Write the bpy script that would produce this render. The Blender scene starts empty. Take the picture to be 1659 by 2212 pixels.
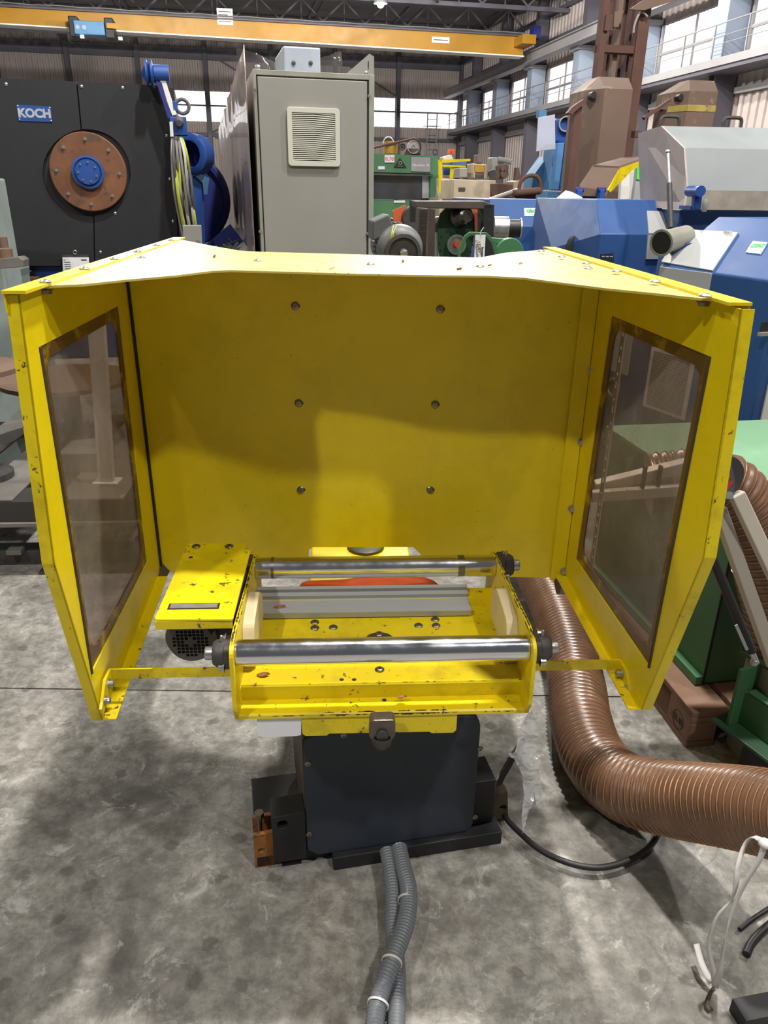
import bpy, bmesh, math, random
from mathutils import Vector, Matrix, geometry, noise
R = math.radians
random.seed(7)

# ------------------------------------------------------------------ camera, world, lights, exposure
S = bpy.context.scene
COL = S.collection
FOC, CX, CY, CAMH = 1612.0, 829.5, 1106.0, 1.7
_t, _r = R(23.26), R(0.8)
_c, _s = math.cos(_t), math.sin(_t)
_r0, _u0, FW = Vector((1, 0, 0)), Vector((0, _s, _c)), Vector((0, _c, -_s))
RT = _r0 * math.cos(_r) + _u0 * math.sin(_r)
UP = -_r0 * math.sin(_r) + _u0 * math.cos(_r)
EYE = Vector((0, 0, CAMH))
cd = bpy.data.cameras.new('camera'); cam = bpy.data.objects.new('camera', cd); COL.objects.link(cam)
cd.sensor_fit = 'VERTICAL'; cd.sensor_height = 36.0; cd.sensor_width = 27.0
cd.lens = FOC / 2212 * 36.0; cd.clip_start = 0.05; cd.clip_end = 200
cam.matrix_basis = Matrix(((RT.x, UP.x, -FW.x, EYE.x), (RT.y, UP.y, -FW.y, EYE.y), (RT.z, UP.z, -FW.z, EYE.z), (0, 0, 0, 1)))
S.camera = cam

world = bpy.data.worlds.new('world'); S.world = world; world.use_nodes = True
_bg = world.node_tree.nodes['Background']
_bg.inputs['Color'].default_value = (0.95, 0.96, 1.0, 1); _bg.inputs['Strength'].default_value = 0.09

def point_light(x, y, z, watts, size=0.16, color=(1.0, 0.96, 0.9)):
    l = bpy.data.lights.new('bay_light', 'POINT'); l.energy = watts; l.shadow_soft_size = size; l.color = color
    o = bpy.data.objects.new('bay_light', l); COL.objects.link(o); o.location = (x, y, z); return o
LAMPS = [(-3.3, -3.1, 8.1, 1050), (3.0, -2.0, 8.0, 980), (0.95, 2.95, 8.0, 2300), (5.6, 3.4, 8.0, 1350), (-6.0, 6.5, 8.0, 700), (1.5, 15.0, 8.0, 2600), (-5.5, 18, 6.6, 2200), (1.0, 19, 6.6, 2000)]
for a in LAMPS: point_light(*a)
S.view_settings.view_transform = 'Standard'; S.view_settings.look = 'None'
S.view_settings.exposure = 0.14; S.view_settings.gamma = 1.0; S.view_settings.use_curve_mapping = False

# ------------------------------------------------------------------ helpers
def ray(px, py): return RT * ((px - CX) / FOC) + UP * ((CY - py) / FOC) + FW
def az(px, py, z=0.0):
    d = ray(px, py); return EYE + d * ((z - CAMH) / d.z)
def ay(px, py, y):
    d = ray(px, py); return EYE + d * (y / d.y)
def frame(x, y, z=0, yaw=0): return Matrix.Translation((x, y, z)) @ Matrix.Rotation(yaw, 4, 'Z')
def fy(F, px, py, y):            # point of the pixel's ray on the plane y of frame F, in F coordinates
    Fi = F.inverted(); e = Fi @ EYE; d = Fi.to_3x3() @ ray(px, py); return e + d * ((y - e.y) / d.y)
def fx(F, px, py, x):
    Fi = F.inverted(); e = Fi @ EYE; d = Fi.to_3x3() @ ray(px, py); return e + d * ((x - e.x) / d.x)
def fz(F, px, py, z):
    Fi = F.inverted(); e = Fi @ EYE; d = Fi.to_3x3() @ ray(px, py); return e + d * ((z - e.z) / d.z)
I4 = Matrix.Identity(4)

def rootof(o):
    while o.parent: o = o.parent
    return o
def props(o, label=None, cat=None, group=None, kind=None):
    if label: o['label'] = label
    if cat: o['category'] = cat
    if group: o['group'] = group
    if kind: o['kind'] = kind
    return o
def thing(name, label, cat, M, group=None, kind=None):
    o = bpy.data.objects.new(name, None); COL.objects.link(o)
    o.matrix_basis = M if isinstance(M, Matrix) else Matrix.Translation(M)
    o.empty_display_size = 0.1
    return props(o, label, cat, group, kind)
def copy_thing(o, M, parent=None):
    c = o.copy(); COL.objects.link(c)
    if parent is None: c.matrix_basis = M
    else: c.parent = parent
    for ch in o.children: copy_thing(ch, None, c)
    return c

class MB:
    def __init__(s, M=I4): s.v = []; s.f = []; s.M = M
    def add(s, vs, fs):
        n = len(s.v); s.v += [Vector(v) for v in vs]; s.f += [tuple(i + n for i in f) for f in fs]; return s
    def box(s, x0, x1, y0, y1, z0, z1, T=None):
        vs = [(x, y, z) for z in (z0, z1) for y in (y0, y1) for x in (x0, x1)]
        if T: vs = [T @ Vector(v) for v in vs]
        return s.add(vs, [(0, 2, 3, 1), (4, 5, 7, 6), (0, 1, 5, 4), (2, 6, 7, 3), (0, 4, 6, 2), (1, 3, 7, 5)])
    def bar(s, p0, p1, w, h, up=(0, 0, 1)):     # rectangular bar between two points
        p0, p1 = Vector(p0), Vector(p1); d = (p1 - p0).normalized(); u = Vector(up)
        a = d.cross(u)
        if a.length < 1e-4: a = d.cross(Vector((1, 0, 0)))
        a.normalize(); b = a.cross(d)
        vs = [p + a * (w / 2 * i) + b * (h / 2 * j) for p in (p0, p1) for i, j in ((-1, -1), (1, -1), (1, 1), (-1, 1))]
        return s.add(vs, [(0, 1, 2, 3), (7, 6, 5, 4), (0, 4, 5, 1), (1, 5, 6, 2), (2, 6, 7, 3), (3, 7, 4, 0)])
    def cyl(s, p0, p1, r, n=16, r2=None, caps=True):
        p0, p1 = Vector(p0), Vector(p1); d = (p1 - p0).normalized(); r2 = r if r2 is None else r2
        a = d.orthogonal().normalized(); b = d.cross(a)
        vs = []
        for p, q in ((p0, r), (p1, r2)):
            vs += [p + (a * math.cos(2 * math.pi * i / n) + b * math.sin(2 * math.pi * i / n)) * q for i in range(n)]
        fs = [(i, (i + 1) % n, n + (i + 1) % n, n + i) for i in range(n)]
        if caps: fs += [tuple(range(n))[::-1], tuple(range(n, 2 * n))]
        return s.add(vs, fs)
    def ring(s, c, ax, r0, r1, t, n=32):        # flat annulus of thickness t
        c, d = Vector(c), Vector(ax).normalized(); a = d.orthogonal().normalized(); b = d.cross(a); vs = []
        for k, (h, r) in enumerate(((0, r0), (0, r1), (t, r1), (t, r0))):
            vs += [c + d * h + (a * math.cos(2 * math.pi * i / n) + b * math.sin(2 * math.pi * i / n)) * r for i in range(n)]
        fs = [(k * n + i, k * n + (i + 1) % n, ((k + 1) % 4) * n + (i + 1) % n, ((k + 1) % 4) * n + i) for k in range(4) for i in range(n)]
        return s.add(vs, fs)
    def lathe(s, c, ax, prof, n=24):            # prof: (radius, height along axis)
        c, d = Vector(c), Vector(ax).normalized(); a = d.orthogonal().normalized(); b = d.cross(a); vs = []
        for r, h in prof: vs += [c + d * h + (a * math.cos(2 * math.pi * i / n) + b * math.sin(2 * math.pi * i / n)) * max(r, 1e-5) for i in range(n)]
        fs = [(k * n + i, k * n + (i + 1) % n, (k + 1) * n + (i + 1) % n, (k + 1) * n + i) for k in range(len(prof) - 1) for i in range(n)]
        return s.add(vs, fs)
    def sphere(s, c, r, n=12, m=8, sc=(1, 1, 1)):
        c = Vector(c); vs = []; fs = []
        for j in range(m + 1):
            t = math.pi * j / m
            vs += [c + Vector((math.sin(t) * math.cos(2 * math.pi * i / n) * sc[0], math.sin(t) * math.sin(2 * math.pi * i / n) * sc[1], math.cos(t) * sc[2])) * r for i in range(n)]
        fs = [(j * n + i, (j + 1) * n + i, (j + 1) * n + (i + 1) % n, j * n + (i + 1) % n) for j in range(m) for i in range(n)]
        return s.add(vs, fs)
    def tube(s, path, r, n=10, closed=False, caps=True):
        P = [Vector(p) for p in path]; L = len(P); rr = r if callable(r) else (lambda i: r)
        T = []
        for i in range(L):
            a = P[(i - 1) % L] if (closed or i) else P[i]; b = P[(i + 1) % L] if (closed or i < L - 1) else P[i]
            T.append((b - a).normalized())
        N = T[0].orthogonal().normalized(); vs = []
        for i in range(L):
            N = (N - T[i] * N.dot(T[i])).normalized(); B = T[i].cross(N)
            vs += [P[i] + (N * math.cos(2 * math.pi * k / n) + B * math.sin(2 * math.pi * k / n)) * rr(i) for k in range(n)]
        m = L if closed else L - 1
        fs = [(i * n + k, i * n + (k + 1) % n, ((i + 1) % L) * n + (k + 1) % n, ((i + 1) % L) * n + k) for i in range(m) for k in range(n)]
        if caps and not closed: fs += [tuple(range(n))[::-1], tuple(range((L - 1) * n, L * n))]
        return s.add(vs, fs)
    def plate(s, outer, o, u, v, w, holes=()):  # outline extruded by w, with holes; outline in (u, v) from o
        o, u, v, w = Vector(o), Vector(u), Vector(v), Vector(w)
        loops = [list(outer)] + [list(h) for h in holes]
        flat = [p for l in loops for p in l]
        tris = geometry.tessellate_polygon([[Vector((p[0], p[1], 0)) for p in l] for l in loops])
        n = len(flat); vs = [o + u * p[0] + v * p[1] for p in flat] + [o + u * p[0] + v * p[1] + w for p in flat]
        fs = [tuple(t) for t in tris] + [tuple(i + n for i in reversed(t)) for t in tris]
        k = 0
        for l in loops:
            m = len(l); fs += [(k + i, k + (i + 1) % m, n + k + (i + 1) % m, n + k + i) for i in range(m)]; k += m
        return s.add(vs, fs)
    def hull(s, pts):
        bm = bmesh.new()
        for p in pts: bm.verts.new(Vector(p))
        r = bmesh.ops.convex_hull(bm, input=bm.verts)
        bm.verts.index_update(); vs = [v.co.copy() for v in bm.verts]; fs = [tuple(v.index for v in f.verts) for f in bm.faces]; bm.free()
        return s.add(vs, fs)
    def build(s, name, mat, parent=None, bevel=0, smooth=None, thin=0):
        wv = [s.M @ v for v in s.v]
        if parent is None:
            c = Vector((sum(v.x for v in wv) / len(wv), sum(v.y for v in wv) / len(wv), min(v.z for v in wv)))
            B = Matrix.Translation(-c)
        else: B = rootof(parent).matrix_basis.inverted()
        me = bpy.data.meshes.new(name); me.from_pydata([B @ v for v in wv], [], s.f)
        bm = bmesh.new(); bm.from_mesh(me); bmesh.ops.recalc_face_normals(bm, faces=bm.faces)
        bmesh.ops.dissolve_limit(bm, angle_limit=0.002, verts=bm.verts, edges=bm.edges) if len(bm.faces) < 400 else None
        bm.to_mesh(me); bm.free()
        me.materials.append(mat)
        o = bpy.data.objects.new(name, me); COL.objects.link(o)
        if parent is None: o.location = c
        else: o.parent = parent
        if smooth:
            me.polygons.foreach_set('use_smooth', [True] * len(me.polygons)); me.set_sharp_from_angle(angle=R(smooth if smooth is not True else 40))
        if thin:
            k = o.modifiers.new('solid', 'SOLIDIFY'); k.thickness = thin; k.offset = 0
        if bevel:
            k = o.modifiers.new('bevel', 'BEVEL'); k.width = bevel; k.segments = 2; k.limit_method = 'ANGLE'; k.angle_limit = R(35); k.harden_normals = False
        return o

def inst(name, mesh, parent, M, label=None):    # small piece sharing mesh data, placed by a world matrix
    o = bpy.data.objects.new(name, mesh); COL.objects.link(o); o.parent = parent
    o.matrix_basis = rootof(parent).matrix_basis.inverted() @ M
    if label: o['label'] = label
    return o
def align(p, axis, M=I4, roll=0):               # matrix with local z along axis
    p = M @ Vector(p); a = (M.to_3x3() @ Vector(axis)).normalized()
    return Matrix.Translation(p) @ a.to_track_quat('Z', 'Y').to_matrix().to_4x4() @ Matrix.Rotation(roll, 4, 'Z')
def proto(mb, mat, smooth=None):
    me = bpy.data.meshes.new('piece'); me.from_pydata(mb.v, [], mb.f)
    bm = bmesh.new(); bm.from_mesh(me); bmesh.ops.recalc_face_normals(bm, faces=bm.faces); bm.to_mesh(me); bm.free()
    me.materials.append(mat)
    if smooth: me.polygons.foreach_set('use_smooth', [True] * len(me.polygons)); me.set_sharp_from_angle(angle=R(40))
    return me
def text(name, body, parent, M, size, mat, depth=0.0006, align_x='CENTER', bold=0.0, shear=0, sx=1):
    cu = bpy.data.curves.new(name, 'FONT'); cu.body = body; cu.size = size; cu.extrude = depth; cu.align_x = align_x; cu.align_y = 'CENTER'; cu.offset = bold; cu.shear = shear; cu.resolution_u = 3
    t = bpy.data.objects.new(name, cu); me = bpy.data.meshes.new_from_object(t); bpy.data.objects.remove(t)
    me.materials.append(mat)
    o = bpy.data.objects.new(name, me); COL.objects.link(o)
    M = M @ Matrix.Diagonal((sx, 1, 1, 1))
    if parent: o.parent = parent; o.matrix_basis = rootof(parent).matrix_basis.inverted() @ M
    else: o.matrix_basis = M
    return o
def upright(p, F=I4, tilt=90, dz=0):             # text matrix: facing -y of frame F
    return Matrix.Translation(F @ Vector(p)) @ F.to_3x3().to_4x4() @ Matrix.Rotation(R(tilt), 4, 'X') @ Matrix.Rotation(dz, 4, 'Z')
def rrect(x0, x1, y0, y1, r, n=4):
    out = []
    for cx, cy, a in ((x1 - r, y1 - r, 0), (x0 + r, y1 - r, 90), (x0 + r, y0 + r, 180), (x1 - r, y0 + r, 270)):
        out += [(cx + r * math.cos(R(a + 90 * i / n)), cy + r * math.sin(R(a + 90 * i / n))) for i in range(n + 1)]
    return out
def rpoly(pts, r, n=5):                          # rounded polygon (radius per vertex or one)
    out = []; L = len(pts)
    for i in range(L):
        p = Vector(pts[i]); a = Vector(pts[i - 1]) - p; b = Vector(pts[(i + 1) % L]) - p
        q = r[i] if isinstance(r, (list, tuple)) else r
        if q <= 0: out.append((p.x, p.y)); continue
        an = a.normalized(); bn = b.normalized(); th = an.angle(bn); d = min(q / math.tan(th / 2), a.length * .45, b.length * .45)
        p0, p1 = p + an * d, p + bn * d
        for k in range(n + 1):
            t = k / n; m = p0 * (1 - t) ** 2 + p * 2 * t * (1 - t) + p1 * t ** 2; out.append((m.x, m.y))
    return out
def circle(cx, cy, r, n=20): return [(cx + r * math.cos(2 * math.pi * i / n), cy + r * math.sin(2 * math.pi * i / n)) for i in range(n)]
def spline(pts, step=0.02):                      # Catmull-Rom resampled at equal steps
    P = [Vector(p) for p in pts]; P = [P[0] * 2 - P[1]] + P + [P[-1] * 2 - P[-2]]; raw = []
    for i in range(1, len(P) - 2):
        a, b, c, d = P[i - 1:i + 3]
        for k in range(24):
            t = k / 24
            raw.append(0.5 * ((2 * b) + (c - a) * t + (2 * a - 5 * b + 4 * c - d) * t * t + (3 * b - a - 3 * c + d) * t ** 3))
    raw.append(P[-2]); out = [raw[0]]; acc = 0
    for i in range(1, len(raw)):
        a, b = raw[i - 1], raw[i]; L = (b - a).length; pos = step - acc
        while pos <= L: out.append(a + (b - a) * (pos / L)); pos += step
        acc = (acc + L) % step if L else acc
    return out

# ------------------------------------------------------------------ materials
def lin(h):
    c = [int(h[i:i + 2], 16) / 255 for i in (0, 2, 4)]
    return tuple(x / 12.92 if x < .04045 else ((x + .055) / 1.055) ** 2.4 for x in c) + (1,)
class NT:
    def __init__(s, name):
        s.m = bpy.data.materials.new(name); s.m.use_nodes = True; s.t = s.m.node_tree; s.b = s.t.nodes['Principled BSDF']; s.out = s.t.nodes['Material Output']
        s.co = s.t.nodes.new('ShaderNodeTexCoord').outputs['Object']
    def n(s, kind, **kw):
        nd = s.t.nodes.new(kind)
        for k, v in kw.items():
            if k in nd.inputs.keys(): s.set(nd.inputs[k], v)
            else: setattr(nd, k, v)
        return nd
    def set(s, sock, v):
        if isinstance(v, bpy.types.NodeSocket): s.t.links.new(v, sock)
        else: sock.default_value = v
    def noise(s, scale, detail=4, rough=.6, vec=None):
        return s.n('ShaderNodeTexNoise', Vector=vec or s.co, Scale=scale, Detail=detail, Roughness=rough).outputs['Fac']
    def ramp(s, fac, stops):
        r = s.n('ShaderNodeValToRGB'); s.t.links.new(fac, r.inputs[0]); e = r.color_ramp.elements
        while len(e) < len(stops): e.new(.5)
        for k, (p, c) in enumerate(stops): e[k].position = p; e[k].color = c if isinstance(c, tuple) else (c, c, c, 1)
        return r.outputs[0]
    def mix(s, fac, a, b, mode='MIX'):
        m = s.n('ShaderNodeMix', data_type='RGBA', blend_type=mode); s.set(m.inputs[0], fac); s.set(m.inputs[6], a); s.set(m.inputs[7], b); return m.outputs[2]
    def scale(s, v): return s.n('ShaderNodeMapping', Vector=s.co, Scale=v).outputs[0]
    def bump(s, h, strength, dist=.002): s.set(s.b.inputs['Normal'], s.n('ShaderNodeBump', Height=h, Strength=strength, Distance=dist).outputs[0])
def paint(name, col, rough=.5, metal=0, var=.12, sc=6, wear=None, wear_at=.66, wsc=9, bump=.12, bsc=60, coat=0, speck=None, speck_at=.70, ssc=55):
    t = NT(name); c = lin(col)
    dk = tuple(x * (1 - var) for x in c[:3]) + (1,); lt = tuple(min(1, x * (1 + var)) for x in c[:3]) + (1,)
    o = t.ramp(t.noise(sc), [(.3, dk), (.7, lt)])
    if wear:
        f = t.ramp(t.noise(wsc, 8, .72), [(wear_at, 0.), (min(1, wear_at + .05), 1.)]); o = t.mix(f, o, lin(wear))
    if speck:
        f = t.ramp(t.noise(ssc, 3, .6, t.scale((1, .45, 1.4))), [(speck_at, 0.), (min(1, speck_at + .03), 1.)]); o = t.mix(f, o, lin(speck))
    t.set(t.b.inputs['Base Color'], o); t.b.inputs['Metallic'].default_value = metal
    t.set(t.b.inputs['Roughness'], t.ramp(t.noise(sc * 2.3), [(.3, max(.03, rough - .07)), (.7, min(1, rough + .07))]))
    t.b.inputs['Coat Weight'].default_value = coat
    if bump: t.bump(t.noise(bsc, 3), bump, .001)
    return t.m

def yellow_mat(name, grime, scuff_at, rough=.38, ca='dcc40a', cb='e9d110'):
    t = NT(name)
    o = t.ramp(t.noise(3, 4), [(.3, lin(ca)), (.7, lin(cb))])
    g = t.ramp(t.noise(7, 8, .7), [(.50, 0.), (.80, grime)]); o = t.mix(g, o, lin('8d7a1c'))
    f = t.ramp(t.noise(34, 5, .75), [(scuff_at, 0.), (scuff_at + .025, 1.)]); o = t.mix(f, o, lin('54492e'))
    f2 = t.ramp(t.noise(120, 2, .5, t.scale((1, 3, 1))), [(.74, 0.), (.77, .7)]); o = t.mix(f2, o, lin('6a5a22'))
    t.set(t.b.inputs['Base Color'], o); t.set(t.b.inputs['Roughness'], t.ramp(t.noise(11), [(.3, rough - .06), (.7, rough + .1)]))
    t.bump(t.noise(90, 2), .08, .001); return t.m
YEL = yellow_mat('yellow_enamel', .25, .735)
YELD = yellow_mat('yellow_enamel_worn', .8, .62)
YELR = yellow_mat('pale_sheen_yellow_enamel', .2, .76, .42, 'c6b258', 'd0be6a')  # pale roof yellow: dust plus bright reflection put into the colour
YELC = paint('crane_yellow', 'a07416', .5, var=.14, sc=.6, bump=0)
CHROME = paint('polished_steel', 'e6e8ec', .17, 1, .05, 8, bump=0)
CHROMED = paint('dull_steel_band', '8f8b8b', .3, 1, .1, 8, bump=0)
STEEL = paint('zinc_steel', 'b9bbbd', .35, .9, .15, 30, bump=.1)
SCREW = paint('screw_steel', '8d8778', .35, .9, .2, 60)
DKMET = paint('dark_cast_metal', '4d4b4a', .5, .4, .2, 20, bump=.5, bsc=120)
MOTOR = paint('motor_grey', '4a4745', .55, 0, .12, 12, bump=.2)
BLACK = paint('black_steel', '1c1e21', .55, 0, .2, 5, bump=.15)
GUARD = paint('black_guard_panel', '1f2024', .62, 0, .12, 2.5, bump=.25, bsc=220, speck='77757a', speck_at=.76, ssc=20)
BASEC = paint('dark_blue_grey_base', '2d3440', .6, 0, .15, 4, bump=.2, bsc=200, speck='8d8a70', speck_at=.77, ssc=60)
DIRTY = paint('oily_brown_metal', '4b4030', .6, .2, .3, 8, speck='9a7b35', speck_at=.7, ssc=40)
RUSTY = paint('rusty_orange_steel', '96602c', .75, .1, .3, 20, wear='54402c', wear_at=.55, wsc=26, bump=.4)
RUSTB = paint('rusty_brown_steel', '6b584d', .8, .1, .14, 1.3, wear='83705f', wear_at=.57, wsc=2.5, bump=.3, bsc=25)
RUSTD = paint('dark_rusty_post', '583c33', .8, .1, .2, 3, bump=.3)
RUSTP = paint('rusted_round_plate', '754e38', .7, .3, .25, 5, wear='5f4838', wear_at=.52, wsc=6, bump=.2)
BLUE = paint('blue_machine_paint', '244980', .5, 0, .1, 2, wear='9fb0c4', wear_at=.715, wsc=5, bump=.06, speck='bcc5ce', speck_at=.76, ssc=14)
BLUEH = paint('strong_blue_paint', '234a90', .45, 0, .12, 4, bump=.1)
BLUEN = paint('navy_drum_blue', '232c72', .5, 0, .2, 6, bump=.1)
BLUEL = paint('pale_blue_paint', '4a789f', .5, 0, .15, 3, bump=.1)
GREYC = paint('grey_cabinet_enamel', '8c8a84', .42, 0, .05, 1.5, bump=.05, speck='837e74', speck_at=.77, ssc=14)
GREYL = paint('light_grey_enamel', 'a0a2a3', .45, 0, .06, 2, wear='85837e', wear_at=.70, wsc=5, speck='5a5650', speck_at=.75, ssc=22, bump=.08)
GREYG = paint('grey_lid_paint', '858a8c', .5, 0, .08, 1.5, bump=.1, speck='5a5850', speck_at=.75, ssc=18)
GREYD = paint('dirty_grey_sill', '7c766c', .7, 0, .25, 9, bump=.2)
PLAST = paint('off_white_plastic', 'cfcdbd', .4, 0, .04, 10, bump=.05)
VENTP = paint('vent_plastic', 'bfbeb2', .5, 0, .03, 8, bump=0)
PADM = paint('cream_nylon', 'd6c9a4', .5, 0, .1, 14, bump=.1)
GREEN = paint('machine_green', '3f6b47', .45, 0, .1, 3, bump=.06)
GREENL = paint('light_machine_green', '6c9474', .55, 0, .05, 2, bump=.05)
GREEND = paint('dark_machine_green', '2c4a35', .45, 0, .15, 4, bump=.1)
GREENM = paint('press_green', '477a55', .5, 0, .1, 2, bump=.05)
SAGE = paint('sage_grey_paint', '6f7d76', .5, 0, .1, 3, bump=.1)
ALU = paint('powder_grey_beam', 'b9b3a8', .45, 0, .05, 3, bump=.05)
WHITE = paint('white_paper', 'e8e8ee', .7, 0, .02, 6, bump=0)
WHITEP = paint('white_paint', 'd8d6d2', .5, 0, .05, 3, bump=.05)
INK = paint('black_ink', '1b1b1b', .6, bump=0)
INKG = paint('green_ink', '3f9a58', .6, bump=0)
REDP = paint('red_paint', 'c23a34', .5, bump=0)
INKW = paint('silver_lettering', 'b8bcc6', .4, .3, bump=0)
WOODP = paint('pallet_wood', '7c604e', .8, 0, .18, 5, wear='6b5242', wear_at=.58, wsc=14, bump=.4, bsc=40)
WOODD = paint('wood_disc', '6b5546', .7, 0, .12, 5, bump=.2)
RUBBER = paint('black_rubber', '1c1c1c', .5, 0, .1, 20, bump=.05)
CONDU = paint('grey_conduit', '70757a', .38, 0, .06, 10, bump=0)
ORANGE = paint('orange_webbing', 'd65a2a', .7, 0, .12, 20, bump=.3, bsc=200)
ORANGEP = paint('orange_primer', 'b5562c', .6, 0, .1, 5)
STRAPW = paint('white_webbing', 'c9c6c4', .7, 0, .12, 14, bump=.4, bsc=260)
BEIGE = paint('beige_paint', 'b5a68e', .6, 0, .2, 4, wear='7d6a50', wear_at=.6, wsc=5)
SHEETG = paint('beige_sheet_metal', 'a89d99', .6, 0, .06, .5, bump=0)  # lightened sheets: haze over the far wall put into the colour
HALLST = paint('hall_steel_dark', '55535c', .6, 0, .12, .7, bump=0)  # lightened steel, the hall's haze put into its colour
HALLB = paint('hall_beam_grey', '8c8a8c', .6, 0, .12, .9, bump=0)
HALLC = paint('hall_column_pale', '8c98aa', .6, 0, .1, .5, bump=0)
ROOFM = paint('roof_sheet', '64605e', .7, 0, .2, .8, bump=0)
GROUT = paint('joint_dark', '2a2825', .9, bump=0)
LEAF = paint('dry_leaf', '9a6238', .7, 0, .2, 40, bump=.2)
SCRAP = paint('scrap_metal', '9aa0a0', .5, .3, .3, 9)
HGREEN = paint('fluorescent_green_tape', '4fd24a', .5, 0, .1, 9)
GOLD = paint('brass_yellow', 'b08a3c', .5, .3, .2, 8)
MUST = paint('mustard_plate', 'd1952e', .55, 0, .08, 4)

def hose_mat():
    t = NT('brown_translucent_hose'); o = t.ramp(t.noise(9), [(.3, lin('5d4434')), (.7, lin('735542'))])
    t.set(t.b.inputs['Base Color'], o); t.b.inputs['Roughness'].default_value = .34; t.b.inputs['Subsurface Weight'].default_value = 0
    t.b.inputs['Coat Weight'].default_value = .35; t.b.inputs['Coat Roughness'].default_value = .25; return t.m
HOSE = hose_mat()
WIRE = paint('copper_helix', 'a57c5a', .3, .5, .1, 20, bump=0)
def pane_mat(name, tint, haze, rough=.08, gloss=.07):
    t = NT(name); tr = t.n('ShaderNodeBsdfTransparent', Color=lin(tint)); gl = t.n('ShaderNodeBsdfGlossy', Roughness=rough)
    df = t.n('ShaderNodeBsdfDiffuse', Color=lin('b0a89e'))
    hz = t.ramp(t.noise(5, 6, .7), [(.35, haze * .6), (.75, haze * 1.6)])
    m1 = t.n('ShaderNodeMixShader'); t.set(m1.inputs[0], hz); t.set(m1.inputs[1], tr.outputs[0]); t.set(m1.inputs[2], df.outputs[0])
    m2 = t.n('ShaderNodeMixShader'); m2.inputs[0].default_value = gloss; t.set(m2.inputs[1], m1.outputs[0]); t.set(m2.inputs[2], gl.outputs[0])
    t.t.links.new(m2.outputs[0], t.out.inputs[0]); return t.m
PANE = pane_mat('smoky_polycarbonate', 'd4cac4', .30, .06, .04)
FILM = pane_mat('clear_plastic_film', 'e4e4e8', .10, .12)
FILMB = paint('glossy_brown_film', '9a8c85', .30, .0, .22, 1.6, bump=.6, bsc=5, coat=.5)
def seal_mat():
    t = NT('brown_adhesive_seal'); o = t.mix(t.ramp(t.noise(13, 6, .7), [(.53, 0.), (.62, 1.)]), lin('5e4326'), lin('a08420'))
    t.set(t.b.inputs['Base Color'], o); t.b.inputs['Roughness'].default_value = .4; return t.m
SEAL = seal_mat()
def emit(name, col, st):
    t = NT(name); e = t.n('ShaderNodeEmission', Color=lin(col), Strength=st); t.t.links.new(e.outputs[0], t.out.inputs[0]); return t.m
def glow_pane():
    t = NT('daylit_corrugated_pane')
    c = t.ramp(t.noise(1.4, 3), [(.35, lin('f3e6e8')), (.65, lin('ffffff'))])
    e = t.n('ShaderNodeEmission', Color=c, Strength=1.35); t.t.links.new(e.outputs[0], t.out.inputs[0]); return t.m
GLOW = glow_pane()
LAMPM = emit('lamp_glow', 'ffffff', 12)
LEDM = emit('small_lamp', 'f4fff4', 3)

def floor_mat():
    t = NT('stained_concrete')
    base = t.ramp(t.noise(1.3, 6, .65), [(.3, lin('7c7a75')), (.5, lin('9a9791')), (.72, lin('b2afa9'))])
    fine = t.ramp(t.noise(22, 8, .75), [(.40, lin('55534e')), (.60, lin('f0eeea'))]); o = t.mix(.7, base, fine, 'MULTIPLY')
    o = t.mix(.2, o, lin('b0aea6'))
    oil = t.ramp(t.noise(2.1, 5, .6), [(.52, 0.), (.66, .75)]); o = t.mix(oil, o, lin('4c4743'))
    v = t.n('ShaderNodeTexVoronoi', Vector=t.co, Scale=7.5, Randomness=1.0, feature='F1', voronoi_dimensions='2D')
    mm = t.n('ShaderNodeMath', operation='MULTIPLY'); t.set(mm.inputs[0], t.noise(30, 3)); mm.inputs[1].default_value = .34
    dist = t.n('ShaderNodeMath', operation='ADD'); t.set(dist.inputs[0], v.outputs['Distance']); t.set(dist.inputs[1], mm.outputs[0])
    gate = t.ramp(v.outputs['Color'], [(.55, 0.), (.58, 1.)])
    spot = t.ramp(dist.outputs[0], [(.27, 1.), (.34, 0.)])
    sp = t.n('ShaderNodeMath', operation='MULTIPLY'); t.set(sp.inputs[0], gate); t.set(sp.inputs[1], spot)
    sq = t.n('ShaderNodeMath', operation='MULTIPLY'); t.set(sq.inputs[0], sp.outputs[0]); sq.inputs[1].default_value = .6
    o = t.mix(sq.outputs[0], o, lin('4c4742'))
    w = t.n('ShaderNodeTexNoise', Vector=t.co, Scale=3.5, Detail=5); wv = t.mix(.18, t.co, w.outputs['Color'])
    cr = t.n('ShaderNodeTexVoronoi', Vector=wv, Scale=.9, feature='DISTANCE_TO_EDGE', voronoi_dimensions='2D'); o = t.mix(t.ramp(cr.outputs['Distance'], [(.0, .35), (.004, 0.)]), o, lin('4f4c48'))
    w2 = t.n('ShaderNodeTexNoise', Vector=t.co, Scale=9.0, Detail=9, Roughness=.78, Distortion=.6).outputs['Fac']
    o = t.mix(t.ramp(w2, [(.51, 0.), (.58, .42)]), o, lin('5a5651')); o = t.mix(t.ramp(w2, [(.37, .5), (.44, 0.)]), o, lin('c4c2bd'))
    chips = t.ramp(t.noise(70, 4, .7, t.scale((1, .5, 1))), [(.70, 0.), (.74, .8)]); o = t.mix(chips, o, lin('4a4640'))
    rust = t.ramp(t.noise(48, 3), [(.755, 0.), (.78, .6)]); o = t.mix(rust, o, lin('8a5a3a'))
    t.set(t.b.inputs['Base Color'], o); t.set(t.b.inputs['Roughness'], t.ramp(t.noise(6), [(.3, .55), (.7, .8)]))
    t.bump(t.noise(60, 6, .7), .25, .003); return t.m
FLOOR = floor_mat()
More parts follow.
